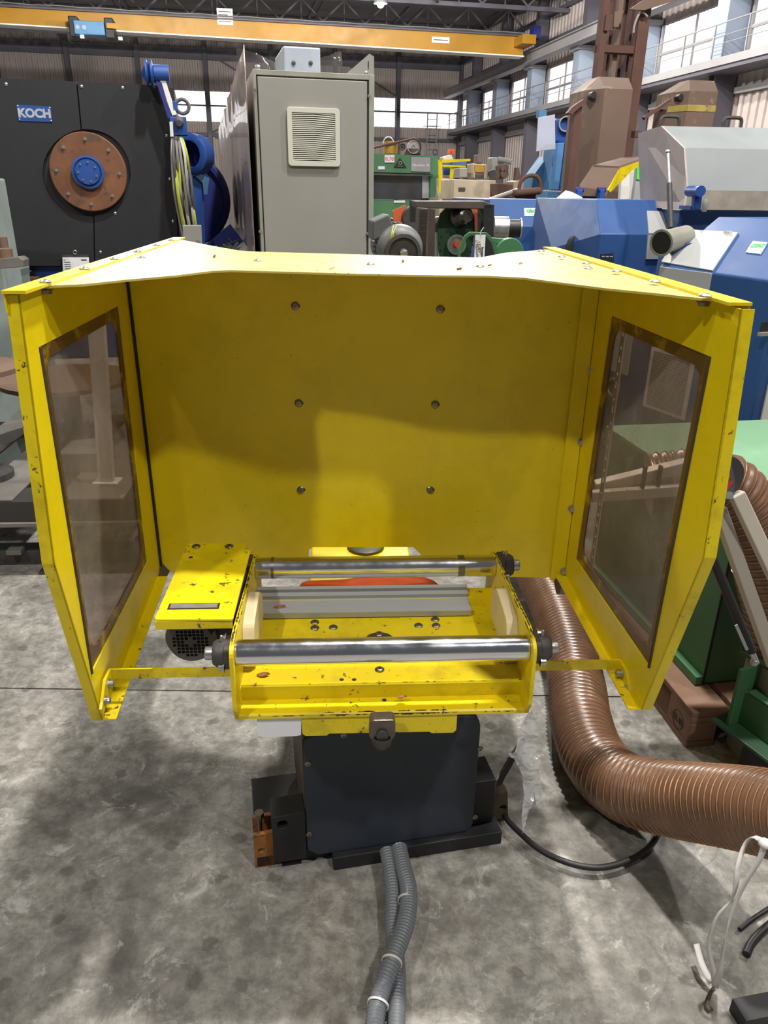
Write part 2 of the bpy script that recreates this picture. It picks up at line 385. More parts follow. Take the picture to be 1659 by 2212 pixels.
def bag_mat():
    t = NT('clear_crumpled_polythene'); tr = t.n('ShaderNodeBsdfTransparent', Color=lin('f4f4f6')); gl = t.n('ShaderNodeBsdfGlossy', Roughness=.18)
    df = t.n('ShaderNodeBsdfDiffuse', Color=lin('d8d8dc'))
    m1 = t.n('ShaderNodeMixShader'); m1.inputs[0].default_value = .6; t.set(m1.inputs[1], tr.outputs[0]); t.set(m1.inputs[2], df.outputs[0])
    m2 = t.n('ShaderNodeMixShader'); m2.inputs[0].default_value = .22; t.set(m2.inputs[1], m1.outputs[0]); t.set(m2.inputs[2], gl.outputs[0])
    t.t.links.new(m2.outputs[0], t.out.inputs[0]); return t.m
BAG = bag_mat()
#PART2
# ------------------------------------------------------------------ the hall
H = frame(0, 0, 0, R(11.15))
def structure(name, label=None, M=I4):
    o = bpy.data.objects.new(name, None); COL.objects.link(o); o.matrix_basis = M; o.empty_display_size = .1
    o['kind'] = 'structure'
    if label: o['label'] = label
    return o
fl = structure('floor', 'stained grey concrete floor of the hall')
ys = [-8, 2.262, 6.3, 10.4, 14.5, 18.6, 39.5]; xs = [-17, -4.1, 1.9, 8.2, 14]
for j in range(len(ys) - 1):
    for i in range(len(xs) - 1):
        g = .0035
        MB().box(xs[i] + g, xs[i + 1] - g, ys[j] + g, ys[j + 1] - g, -.12, 0).build('slab', FLOOR, fl)
MB().box(-17, 14, -8, 39.5, -.14, -.02).build('joint_filler', GROUT, fl)

def corr(mb, a0, a1, z0, z1, base, axis, sgn, pitch=.26, dep=.045):
    n = max(1, int(round((a1 - a0) / pitch))); p = (a1 - a0) / n; pr = []
    for k in range(n): pr += [(a0 + p * (k + .0), 0), (a0 + p * (k + .42), 0), (a0 + p * (k + .5), dep), (a0 + p * (k + .92), dep)]
    pr.append((a1, 0)); vs = []
    for z in (z0, z1):
        for a, d in pr: vs.append((base - sgn * d, a, z) if axis == 'y' else (a, base - sgn * d, z))
    m = len(pr); mb.add(vs, [(i, i + 1, m + i + 1, m + i) for i in range(m - 1)])
wr = structure('wall_right', 'corrugated hall wall with crane runway and gallery', H)
WX = 11.0
win_r = [(13.75, 16.6), (17.25, 20.29), (20.9, 23.8), (24.8, 27.7), (28.6, 31.3), (32.35, 34.9), (36.0, 38.3)]
edges = [12.9] + [(win_r[i][1] + win_r[i + 1][0]) / 2 for i in range(6)] + [38.6]
for i in range(7):
    for z0, z1 in ((0.0, 4.5), (5.62, 8.0)):
        m = MB(H); corr(m, edges[i], edges[i + 1], z0, z1, WX + .05, 'y', 1); m.build('cladding_sheet', SHEETG, wr)
    m = MB(H)
    for a, b in ((edges[i], win_r[i][0]), (win_r[i][1], edges[i + 1])): m.box(WX, WX + .06, a, b, 4.5, 5.62)
    m.build('window_pier', HALLB, wr)
    for zz in (2.0, 3.8, 6.4, 7.2): MB(H).box(WX - .1, WX - .01, edges[i] + .2, edges[i + 1] - .2, zz - .06, zz + .06).build('girt', HALLB if zz < 4 else HALLST, wr)
for e in [13.0] + edges[1:7]:
    m = MB(H); x0, x1 = 10.45, 10.95
    m.box(x0, x1, e - .13, e - .10, 0, 4.2).box(x0, x1, e + .10, e + .13, 0, 4.2).box(x0 + .2, x0 + .25, e - .1, e + .1, 0, 4.2); m.build('column_base', HALLST, wr)
    MB(H).box(x0, x1, e - .22, e + .22, 4.2, 5.62).build('column_upper', HALLC, wr)  # paler than the base: light on the upper column put into the colour
    MB(H).box(x0 - .1, x1, e - .3, e + .3, 5.62, 5.72).build('corbel', HALLB, wr)
    MB(H).box(x0 + .15, x1, e - .15, e + .15, 5.72, 8).build('column_top', HALLST, wr)
    if e > 16: MB(H).bar((10.9, e + .3, 5.5), (10.9, e + 1.0, 3.9), .03, .03).build('brace', HALLST, wr)
MB(H).box(10.13, 10.16, 10.5, 38.3, 5.72, 6.0).box(10.05, 10.4, 10.5, 38.3, 5.70, 5.73).box(10.05, 10.4, 10.5, 38.3, 5.98, 6.01).build('crane_runway', HALLB, wr)
MB(H).box(10.17, 10.27, 10.5, 38.3, 6.01, 6.05).build('crane_rail', RUSTD, wr)
MB(H).box(10.13, 10.17, 10.5, 37.6, 4.18, 4.33).box(10.17, 10.9, 10.5, 37.6, 4.2, 4.24).build('gallery_beam', HALLB, wr)
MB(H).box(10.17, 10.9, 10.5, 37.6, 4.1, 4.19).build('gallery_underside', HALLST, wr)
y = 12.0
while y < 37.5:
    MB(H).box(10.14, 10.17, y - .015, y + .015, 4.33, 4.95).build('railing_post', HALLB, wr); y += 1.15
for zz, r in ((4.95, .014), (4.72, .008), (4.58, .008)): MB(H).cyl((10.15, 10.5, zz), (10.15, 37.6, zz), r, 6).build('handrail', HALLB, wr)
def window(n, M, a0, a1, z0, z1, base, axis, mull, zt=.42, mullt=.025):
    o = structure('window_%d' % n, None, M); B = lambda p, q, r, s, d0=0, d1=.05: (MB(M).box(base - d1, base + d0, p, q, r, s) if axis == 'y' else MB(M).box(p, q, base - d1, base + d0, r, s))
    m = MB(M); corr(m, a0, a1, z0, z1, base + .04, axis, 1, .13, .02); m.build('pane', GLOW, o)
    h = z0 + (z1 - z0) * zt
    B(a0, a1, h - .03, h + .03).build('transom', HALLB, o)
    B(a0 - .04, a0 + .03, z0, z1).build('window_jamb', HALLB, o); B(a1 - .03, a1 + .04, z0, z1).build('window_jamb', HALLB, o)
    for k in range(1, mull): a = a0 + (a1 - a0) * k / mull; B(a - mullt / 2, a + mullt / 2, z0, z1).build('mullion', HALLB, o)
    return o
nw = 1
for a, b in win_r: window(nw, H, a, b, 4.5, 5.6, WX, 'y', 2); nw += 1

wb = structure('wall_back', 'far corrugated end wall of the hall', H)
BY = 38.5; cols = [-14.9, -12.05, -9.2, -6.35, -3.5, -.65, 2.2, 5.05, 7.95, 10.95]
for i in range(9):
    for z0, z1 in ((0, 4.47), (5.66, 8.3)):
        m = MB(H); corr(m, cols[i], cols[i + 1], z0, z1, BY + .05, 'x', 1, .22); m.build('cladding_sheet', SHEETG, wb)
    window(nw, H, cols[i] + .08, cols[i + 1] - .08, 4.47, 5.66, BY, 'x', 1, .53); nw += 1
    MB(H).box(cols[i], cols[i + 1], BY - .12, BY, 3.88, 4.02).build('girt', HALLST, wb)
    MB(H).box(cols[i], cols[i + 1], BY - .12, BY, 6.85, 7.3).build('girt', HALLST, wb)
for c in cols: MB(H).box(c - .09, c + .09, BY - .28, BY - .02, 0, 8.2).build('column', HALLST, wb)
for a, b in ((-.65, 2.2), (5.05, 7.95)): MB(H).bar((a, BY - .1, 7.2), (b, BY - .1, 5.7), .05, .05).build('brace', HALLST, wb)
MB(H).bar((-.65, BY - .1, 4.0), (.6, BY - .1, 4.6), .05, .05).bar((-.65, BY - .1, 4.0), (.6, BY - .1, 3.3), .05, .05).build('brace', HALLST, wb)

ce = structure('ceiling', 'roof sheets on steel lattice trusses', H)
for k in range(7):
    for j in range(5): MB(H).box(-14.8 + 3.7 * k + .03, -11.1 + 3.7 * k, 17.5 + 4.3 * j + .03, 21.8 + 4.3 * j, 7.9, 7.96).build('roof_sheet', ROOFM, ce)
for ty in (18.5, 22.5, 26.5, 30.5, 34.5):
    MB(H).box(-14.5, 11, ty - .06, ty + .06, 6.98, 7.1).build('truss_chord', HALLST, ce)
    MB(H).box(-14.5, 11, ty - .06, ty + .06, 7.72, 7.84).build('truss_chord', HALLST, ce)
    for k in range(17):
        x = -14.4 + 1.5 * k
        MB(H).bar((x, ty, 7.1), (x + .75, ty, 7.75), .06, .06).build('truss_bar', HALLST, ce)
        MB(H).bar((x + .75, ty, 7.75), (x + 1.5, ty, 7.1), .05, .05).build('truss_bar', HALLST, ce)
        MB(H).bar((x + .75, ty, 7.75), (x + .75, ty, 7.1), .035, .035).build('truss_bar', HALLST, ce)
for px in range(8):
    x = -13.5 + 3.4 * px; MB(H).box(x - .05, x + .05, 17.5, 38.4, 7.84, 7.9).build('purlin', HALLST, ce)
    if px % 2: MB(H).bar((x, 18.5, 7.05), (x + 3.2, 26.5, 7.05), .05, .05).build('wind_brace', HALLST, ce)

c = thing('high_bay_lamp', 'small bright ceiling lamp shining among the roof trusses above the yellow crane beam', 'lamp', Matrix.Translation(H @ fy(H, 822, 8, 25)))
p = fy(H, 822, 8, 25)
MB(H).sphere(p, .11).build('bulb', LAMPM, c, smooth=True); MB(H).lathe((p.x, p.y, p.z + .04), (0, 0, 1), [(.2, -.04), (.16, .1), (.05, .2), (.04, .3)]).build('reflector', HALLB, c, smooth=True)
MB(H).cyl((p.x, p.y, p.z + .3), (p.x, p.y, 7.72), .015, 6).build('hanger', HALLST, c)

# overhead crane
cr = thing('overhead_crane', 'long yellow overhead crane beam crossing the hall below the roof trusses', 'crane', H @ Matrix.Translation((0, 27, 6)))
CYy = 27.0
a, b, a2, b2 = fy(H, -40, 48, CYy), fy(H, 1130, 121, CYy), fy(H, -40, 13, CYy), fy(H, 1130, 80, CYy)
d = Vector((0, .35, 0))
m = MB(H); m.add([a, b, b2, a2, a + d, b + d, b2 + d, a2 + d], [(0, 1, 2, 3), (4, 7, 6, 5), (0, 4, 5, 1), (3, 2, 6, 7), (0, 3, 7, 4), (1, 5, 6, 2)]); m.build('girder', YELC, cr)
MB(H).bar(a + Vector((0, .15, -.02)), b + Vector((0, .15, -.02)), .5, .035).build('bottom_flange', WHITEP, cr)
MB(H).bar(a2 + Vector((0, .15, .02)), b2 + Vector((0, .15, .02)), .5, .035).build('top_flange', HALLST, cr)
MB(H).tube([a2 + (b2 - a2) * k / 24 + Vector((0, -.12, .08 + .02 * (k % 2))) for k in range(25)], .012, 5).build('supply_cable', HALLB, cr)
MB(H).box(b.x - .35, b.x + .1, CYy - .8, CYy + 1.2, 6.05, 6.3).build('end_carriage', YELC, cr)
MB(H).box(b.x + .12, b.x + .35, CYy - .5, CYy - .1, 6.25, 6.6).build('travel_motor', BLUEN, cr)
def girder_pt(px, py): return fy(H, px, py, CYy - .012)
for (px0, px1, py0, py1, lab) in ((470, 502, 19, 53, 'white notice plate on the crane beam'), (933, 971, 81, 92, 'small white strip label on the crane beam')):
    q = girder_pt(px0, py1); w = girder_pt(px1, py0)
    o = MB(H).box(q.x, w.x, CYy - .02, CYy, q.z, w.z).build('notice_plate', WHITEP, cr); o['label'] = lab
    m = MB(H); nl = 4 if px0 < 600 else 1
    for k in range(nl):
        zz = w.z - (w.z - q.z) * (k + 1) / (nl + 1); m.box(q.x + .05, w.x - (.05 if k != 1 else .15), CYy - .023, CYy - .02, zz - .012, zz + .012)
    m.build('printed_lines', DKMET, o)
q, w = girder_pt(172, 84), girder_pt(232, 58)
hc = thing('crane_light_box', 'pale blue control box with two round lights under the left of the crane beam', 'control box', H @ Matrix.Translation((q.x, CYy - .3, q.z)))
MB(H).box(q.x, w.x, CYy - .8, CYy - .32, q.z, w.z).build('casing', BLUEL, hc, bevel=.02)
MB(H).box(q.x + .9, q.x + 1.2, CYy - .81, CYy - .8, w.z - .16, w.z - .03).build('yellow_sticker', YELC, hc)
for f in (.12, .34):
    MB(H).cyl((q.x + (w.x - q.x) * f, CYy - .82, (q.z + w.z) / 2), (q.x + (w.x - q.x) * f, CYy - .8, (q.z + w.z) / 2), .06, 12).build('round_light', HALLC, hc)
for f in (.1, .85): MB(H).box(q.x + 1.4 * f, q.x + 1.4 * f + .1, CYy - .8, CYy - .73, q.z - .09, q.z - .02).build('lamp', LEDM, hc)
for f in (-.18, 1.0): MB(H).box(q.x + (w.x - q.x) * f, q.x + (w.x - q.x) * f + .25, CYy - .7, CYy - .004, q.z - .05, w.z + .12).build('side_bracket', BLACK, hc, bevel=.03)
# ladder at the gallery's end
la = thing('caged_ladder', 'thin caged access ladder rising to the end of the gallery at the far wall', 'ladder', H @ Matrix.Translation((9.6, 38.1, 0)))
for x in (9.3, 9.75): MB(H).box(x, x + .04, 38.08, 38.12, 0, 5.1).build('stile', HALLB, la)
for k in range(16): MB(H).box(9.3, 9.79, 38.09, 38.11, .3 + .3 * k, .325 + .3 * k).build('rung', HALLB, la)
for zz in (4.5, 5.05): MB(H).tube([(9.55 + .42 * math.cos(R(t)), 38.1 - .45 * math.sin(R(t)) , zz) for t in range(0, 181, 20)], .012, 5).build('cage_hoop', HALLB, la)
#PART3
# ------------------------------------------------------------------ small shared hardware
def ngon(r, n, z0, z1): m = MB(); m.cyl((0, 0, z0), (0, 0, z1), r, n); return m
_b = MB(); _b.lathe((0, 0, 0), (0, 0, 1), [(.0105, 0), (.0105, .0018), (.0075, .0042), (.0035, .0055), (0, .0055)], 14)
DOME = proto(_b, STEEL, True)
_b = MB(); _b.lathe((0, 0, 0), (0, 0, 1), [(.0105, 0), (.0105, .002), (.0085, .004), (.0062, .005), (.0032, .005), (.003, .002), (0, .002)], 16)
BUTTON = proto(_b, SCREW, True)
_b = ngon(.009, 6, 0, .006); _b.ring((0, 0, -.001), (0, 0, 1), .002, .0125, .0012, 14); HEXB = proto(_b, SCREW)
_b = ngon(.0075, 14, 0, .012); _b.ring((0, 0, 0), (0, 0, 1), .004, .011, .0025, 14); CAPB = proto(_b, STEEL)
_b = MB(); _b.lathe((0, 0, 0), (0, 0, 1), [(.0, 0), (.005, .0), (.0045, .0006), (0, .0006)], 12); HOLE = proto(_b, INK)
_b = MB(); _b.lathe((0, 0, 0), (0, 0, 1), [(.004, 0), (.004, .006), (.0025, .008), (.003, .013), (0, .015)], 8); NIP = proto(_b, STEEL, True)
def ribbon(path, width, wdir, name, mat, parent=None, thin=.002, M=I4):
    m = MB(M); vs = []
    for i, p in enumerate(path):
        w = Vector(wdir(i) if callable(wdir) else wdir).normalized() * width / 2; vs += [Vector(p) - w, Vector(p) + w]
    m.add(vs, [(2 * i, 2 * i + 1, 2 * i + 3, 2 * i + 2) for i in range(len(path) - 1)])
    return m.build(name, mat, parent, thin=thin, smooth=60)

# ------------------------------------------------------------------ the hooded roller machine
MF = frame(.006, 1.25, 0, R(3.2))
mc = thing('hooded_roller_machine', 'large yellow hooded machine with two steel rollers standing in the foreground', 'machine', MF)
ZT = 1.54
def plane_pt(px, py, o, n):
    d = ray(px, py); return EYE + d * ((Vector(o) - EYE).dot(n) / d.dot(n))
sides = {}
for side, p0, p1, outl, win, wire in (
    ('left', (-.585, 1.215), (-.70, 2.68), [(45, 655), (118, 1218), (222, 1556), (340, 1247)], [(84, 750), (257, 660), (319, 1214), (197, 1456)], -1),
    ('right', (.545, 1.195), (.495, 2.45), [(1598, 682), (1520, 1205), (1385, 1533), (1221, 1244)], [(1536, 771), (1320, 681), (1243, 1207), (1404, 1443)], 1)):
    o = Vector((p0[0], p0[1], 0)); u = Vector((p1[0] - p0[0], p1[1] - p0[1], 0)); L = u.length; u.normalize()
    n = u.cross(Vector((0, 0, 1))); n = n if n.x * wire > 0 else -n           # outward
    uv = lambda px, py: (lambda q: ((q - o).dot(u), q.z))(plane_pt(px, py, o, n))
    q = [uv(*p) for p in outl]; w = [uv(*p) for p in win]
    out = [(q[0][0], ZT), q[1], q[2], q[3], (q[3][0] + .05, q[3][1]), (L - .05, .7), (L, 1.1), (L, ZT)]
    sp = MB().plate(out, o, u, (0, 0, 1), n * .003, [w]).build('side_panel', YEL, mc)
    sp['label'] = 'yellow %s side panel with a window' % side
    Z = Vector((0, 0, 1)); P = lambda s, z, d=0, o=o, u=u, n=n: o + u * s + Vector((0, 0, z)) + n * d
    m = MB()      # folded returns: front edge outward, bottom inward
    for a, b in ((out[0], out[1]), (out[1], out[2])):
        A, B = P(*a), P(*b); e = (B - A).normalized(); k = u * .003
        m.add([A, B, B + n * .022, A + n * .022, A + k, B + k, B + n * .022 + k, A + n * .022 + k], [(0, 1, 2, 3), (7, 6, 5, 4), (0, 4, 5, 1), (1, 5, 6, 2), (2, 6, 7, 3), (3, 7, 4, 0)])
    m.build('front_edge', YELD, mc)
    m = MB(); A, B = P(*out[2]), P(*out[3]); k = Vector((0, 0, .003))
    m.add([A, B, B - n * .028, A - n * .028, A + k, B + k, B - n * .028 + k, A - n * .028 + k], [(0, 1, 2, 3), (7, 6, 5, 4), (0, 4, 5, 1), (1, 5, 6, 2), (2, 6, 7, 3), (3, 7, 4, 0)])
    m.build('bottom_flange', YELD, mc)
    c = (sum(x[0] for x in w) / 4, sum(x[1] for x in w) / 4)
    def inset(fx_, fz_): return [(c[0] + (x[0] - c[0]) * fx_, c[1] + (x[1] - c[1]) * fz_) for x in w]
    inner = rpoly(inset(.88, .92), [.03, .04, .05, .05], 5)
    MB().plate(w, o + n * .003, u, Z, n * .004, [inner]).build('window_seal', SEAL, sp)['label'] = 'brown smeared adhesive seal around the window'
    MB().plate(inset(1.03, 1.02), o + n * .0075, u, Z, n * .003).build('window_pane', PANE, sp)['label'] = 'smoky clear window pane'
    # dark rubber bead along the front edge of the opening
    MB().tube([P(w[0][0] + .002, w[0][1], -.001), P(w[3][0] + .002, w[3][1], -.001)], .0035, 6).build('rubber_bead', DIRTY, sp)
    # top flange strip
    A, B = P(-.0, ZT + .006), P(L, ZT + .006)
    MB().bar(A + n * .004, B + n * .004, .038, .005).build('top_strip', YEL, mc)
    MB().bar(P(0.004, ZT - .012, .021), P(L, ZT - .012, .021), .003, .03).build('top_return', YELD, mc)
    if side == 'right':
        a_, b_ = uv(1316, 745), uv(1266, 1150); s0 = (a_[0] + b_[0]) / 2 - .02
        hs = [[(x_, z_) for x_, z_ in rrect(s0 - .005, s0 + .005, .83 + .03 * i, .83 + .03 * i + (.016 if i % 2 else .008), .003, 2)] for i in range(20)]
        st_ = MB().plate([(s0 - .013, .80), (s0 + .013, .80), (s0 + .013, 1.44), (s0 - .013, 1.44)], o + n * .02, u, Z, n * .003, hs).build('slotted_strip', WHITEP, mc); st_['label'] = 'white slotted angle strip outside the right window'
    sides[side] = (o, u, n, P, L, q)
# roof
front = [(100, 621), (180, 619), (271, 609), (378, 599.5), (430, 593), (458, 589.5), (498, 588), (617, 591), (760, 595.5), (900, 598), (1050, 600), (1083, 601.6), (1129, 604), (1174, 610), (1312, 628), (1426, 639.5), (1472, 645), (1528, 648)]
back = [(1138, 543.5), (1092, 549), (1037, 560), (900, 557), (760, 552.5), (557, 547), (518, 544.6), (458, 534), (396, 524)]
pts = [az(px, py, ZT) for px, py in front + back]
for i_, sd_, s_ in ((0, 'left', .10), (-1, 'left', 1.44), (len(front) - 1, 'right', .06), (len(front), 'right', 1.22)): pts[i_] = sides[sd_][3](s_, ZT, .004)
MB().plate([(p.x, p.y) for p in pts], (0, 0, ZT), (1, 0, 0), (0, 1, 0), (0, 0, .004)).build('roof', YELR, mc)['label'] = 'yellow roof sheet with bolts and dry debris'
roof = mc.children[-1] if False else [c for c in bpy.data.objects if c.name == 'roof'][0]
for px, py in ((99, 610), (183, 581.5), (247, 560), (297, 544), (338, 530), (370, 519.5), (1169, 544), (1213, 555.5), (1267, 570), (1332, 587), (1415, 609.5), (1523, 640)):
    inst('roof_bolt', DOME, roof, align(az(px, py, ZT + .009), (0, 0, 1)))
for px, py in ((306, 557), (1270, 581), (556.7, 563.7), (1037, 577), (800, 572)): inst('roof_bolt', DOME, roof, align(az(px, py, ZT + .004), (0, 0, 1)))
for px, py in ((466, 555), (718, 580), (992, 583), (1060, 575), (1125, 571), (870, 566)):
    p = az(px, py, ZT + .006); m = MB(); m.hull([p + Vector((random.uniform(-.008, .008), random.uniform(-.008, .008), random.uniform(-.002, .006))) for _ in range(7)])
    m.build('debris_crumb', LEAF, roof)
m = MB()
for k in range(70):
    p = az(random.uniform(640, 1180), random.uniform(562, 594), ZT + .0045); m.hull([p + Vector((random.uniform(-.003, .003), random.uniform(-.003, .003), random.uniform(0, .0015))) for _ in range(5)])
m.build('debris_specks', LEAF, roof)['kind'] = 'stuff'
for px, py in ((1520, 653), (100, 627)): inst('roof_nut', HEXB, roof, align(az(px, py, ZT - .005), (0, 0, -1)))
# back panel, world y = 1.9
BX0, BX1 = -.643, .528
def bp(px, py): q = ay(px, py, 1.9); return (q.x, q.z)
n0, n1, n2, n3 = bp(667, 1250), bp(667, 1182), bp(908, 1182), bp(916, 1250)
zb = .685
outl = [(BX0, ZT), (BX0, zb + .02), (BX0 + .03, zb), (n0[0], zb), (n1[0], n1[1] - .01), (n1[0] + .01, n1[1]), (n2[0] - .02, n2[1]), (n2[0], n2[1] - .02), (n3[0], zb), (BX1 - .01, zb), (BX1, zb + .03), (BX1, ZT)]
bk = MB().plate(outl, (0, 1.9, 0), (1, 0, 0), (0, 0, 1), (0, .004, 0)).build('back_panel', YEL, mc); bk['label'] = 'wide yellow back panel with six bolts'
for px, py in ((638, 661), (951, 668), (645, 871), (940, 874), (650, 1058), (929, 1058)):
    inst('panel_bolt', BUTTON, bk, align(ay(px, py, 1.9), (0, -1, 0))); inst('bolt_hole', HOLE, bk, align(ay(px + 6, py, 1.8995), (0, -1, 0)))
MB().box(BX1 - .05, BX1 - .012, 1.885, 1.893, zb + .0, ZT).build('corner_angle', YEL, mc)
for px, py in ((1279, 799), (1256, 954), (1235, 1098), (1217, 1233)): inst('angle_bolt', CAPB, bk, align(ay(px, py, 1.885), (0, -1, 0)))
MB().box(BX0 + .006, BX0 + .011, 1.892, 1.9, zb, ZT).build('joint_gap', INK, bk)
for x in (BX0 + .01, BX1 - .02):
    MB().hull([(x - .02, 1.90, zb + .005), (x + .02, 1.90, zb + .005), (x - .02, 1.84, zb - .02), (x + .01, 1.84, zb - .02), (x, 1.9, zb + .03)]).build('corner_gusset', DIRTY, mc)

m_ = lambda: MB(MF)
# tray of bent sheet
prof = [(.022, .678), (.02, .70), (.067, .70), (.067, .735), (.385, .735), (.388, .756), (.44, .756), (.445, .74)]
T = .004; lo = [(y + (.004 if i in (3, 4, 5) else 0) * (1 if i != 4 else 0), z - T) for i, (y, z) in enumerate(prof)]
poly = prof + [(y, z - T) for y, z in reversed(prof)]
poly = [(.028, .681), (.028, .689), (.032, .692), (.078, .692), (.070, .731), (.073, .735), (.384, .735), (.388, .757), (.44, .757), (.44, .753), (.392, .753), (.39, .731), (.077, .730), (.083, .688), (.034, .688), (.032, .681)]
tray = m_().plate(poly, (-.311, 0, 0), (0, 1, 0), (0, 0, 1), (.622, 0, 0)).build('tray', YELD, mc); tray['label'] = 'worn yellow stepped tray under the rollers'
for xa in (-.311, .30): m_().box(xa, xa + .011, .03, .44, .69, .7345).build('tray_edge', YELD, tray)
for px, py in ((680, 1345), (680, 1357), (720, 1356), (904, 1352), (940, 1339), (942, 1352), (820, 1447)):
    q = fz(MF, px, py, .735); inst('tray_screw', BUTTON, tray, align(q, (0, 0, 1), MF))
for px, py in ((738, 1468), (765, 1468)): inst('tray_hole', HOLE, tray, align(fz(MF, px, py, .7352), (0, 0, 1), MF))
inst('tray_hole', HOLE, tray, align(fz(MF, 830, 1512, .6925), (0, 0, 1), MF))
q = fz(MF, 820, 1385, .735); m_().lathe((q.x, q.y, .735), (0, 0, 1), [(.034, 0), (.034, .003), (0, .003)], 28).build('centre_disc', DKMET, tray); inst('disc_screw', BUTTON, tray, align((q.x, q.y + .024, .738), (0, 0, 1), MF))
for x in (-.309, .301):
    sp = m_().plate(rpoly([(.52, .685), (.52, .80), (.475, .85), (.07, .872), (.008, .862), (.004, .72), (.03, .679)], [.01, .02, .03, .03, .03, .02, .02], 5), (x, 0, 0), (0, 1, 0), (0, 0, 1), (.008, 0, 0))
    o = sp.build('side_plate', YELD, mc, bevel=.0012); o['label'] = 'chipped yellow side plate holding the rollers'
    pd = m_().plate(rpoly([(.13, .736), (.13, .80), (.15, .838), (.27, .85), (.315, .82), (.315, .757)], [.005, .02, .03, .02, .01, 0], 4), ((x + .008 if x < 0 else x - .026), 0, 0), (0, 1, 0), (0, 0, 1), (.026, 0, 0)).build('nylon_pad', PADM, mc, bevel=.002)
    pd['label'] = 'cream nylon guide pad beside the rollers'
# chipped paint along edges: irregular thin flakes of bare brown metal
def chips(name, parent, pts, side, n, w, mat=None):
    m = m_(); side = Vector(side)
    for _ in range(n):
        k = random.randrange(len(pts) - 1); a, b = Vector(pts[k]), Vector(pts[k + 1]); d = (b - a).normalized()
        c = a.lerp(b, random.random()); L = random.uniform(.004, .02); ww = random.uniform(.3, 1) * w; q = 7
        up_, lo_ = [], []
        for i in range(q + 1):
            t = i / q; p = c + d * L * (t - .5); h = ww * math.sin(math.pi * min(.97, max(.05, t))) * random.uniform(.5, 1)
            up_.append(p); lo_.append(p + side * h)
        nrm = d.cross(side).normalized() * .0002
        m.add([p + nrm for p in up_ + lo_] + [p - nrm for p in up_ + lo_], [(i, i + 1, q + 2 + i, q + 1 + i) for i in range(q)] + [tuple(2 * q + 2 + j for j in (i, q + 1 + i, q + 2 + i, i + 1)) for i in range(q)])
    m.build(name, mat or CHIP, parent)['kind'] = 'stuff'
CHIP = paint('bare_brown_steel', '5b4a42', .6, .3, .2, 30)
for x in (-.309, .301):
    pl_ = [c for c in bpy.data.objects if c.name.startswith('side_plate')][0 if x < 0 else -1]
    top = [(x + .004, y_, z_ + .0006) for y_, z_ in ((.03, .871), (.09, .8715), (.2, .865), (.34, .8575), (.46, .851))]
    chips('paint_chips', pl_, [(a, b, c) for a, b, c in top], (-1, 0, 0), 45, .004); chips('paint_chips', pl_, top, (1, 0, 0), 45, .004)
    xi = x + .0085 if x < 0 else x - .0005
    chips('paint_chips', pl_, [(xi, a[1], a[2] - .002) for a in top], (0, 0, -1), 26, .006)
chips('paint_chips', tray, [(-.10, .0275, .689), (.14, .0275, .689)], (0, 0, -1), 40, .007); chips('paint_chips', tray, [(-.12, .030, .6925), (.14, .030, .6925)], (0, 1, 0), 22, .004)
chips('paint_chips', tray, [(-.29, .0275, .689), (.29, .0275, .689)], (0, 0, -1), 20, .004)
chips('paint_chips', tray, [(-.30, .072, .7355), (.30, .072, .7355)], (0, 1, 0), 14, .002)
# rollers
for yy, zz in ((.053, .83), (.425, .83)):
    rl = m_().cyl((-.3, yy, zz), (.3, yy, zz), .027, 40).build('roller', CHROME, mc, smooth=True)
    rl['label'] = 'polished steel roller'
    for xa in (-.3, .25): m_().cyl((xa, yy, zz), (xa + .05, yy, zz), .0272, 40).build('roller_band', CHROME, rl, smooth=True)
    if yy > .2:
        for xa, xb in ((-.262, -.255), (.205, .222)): m_().cyl((xa, yy, zz), (xb, yy, zz), .0274, 40).build('dirty_band', CHROMED, rl, smooth=True)
    for s in (-1, 1):
        x0 = s * .309
        fl_ = rpoly([(-.024, -.028), (.024, -.028), (.032, 0), (.03, .028), (-.03, .028), (-.032, 0)], .014, 4)
        m = m_(); m.plate(fl_, (x0, yy, zz), (0, 1, 0), (0, 0, 1), (s * .014, 0, 0))
        hs = m.build('bearing_housing', DKMET, mc, bevel=.002)
        m_().lathe((x0, yy, zz), (s, 0, 0), [(.029, 0), (.029, .03), (.024, .038), (.016, .038)], 24).build('bearing_boss', DKMET, hs, smooth=True)
        m_().lathe((x0, yy, zz), (s, 0, 0), [(.0145, .03), (.0145, .052), (.013, .055), (.004, .055), (.003, .05), (0, .05)], 18).build('shaft_end', STEEL, hs, smooth=True)
        for a, b in ((-.022, -.02), (.022, .02)): inst('housing_bolt', CAPB, hs, align((x0 + s * .014, yy + a, zz + b), (s, 0, 0), MF))
        inst('grease_nipple', NIP, hs, align((x0 + s * .02, yy, zz + .028), (0, 0, 1), MF))
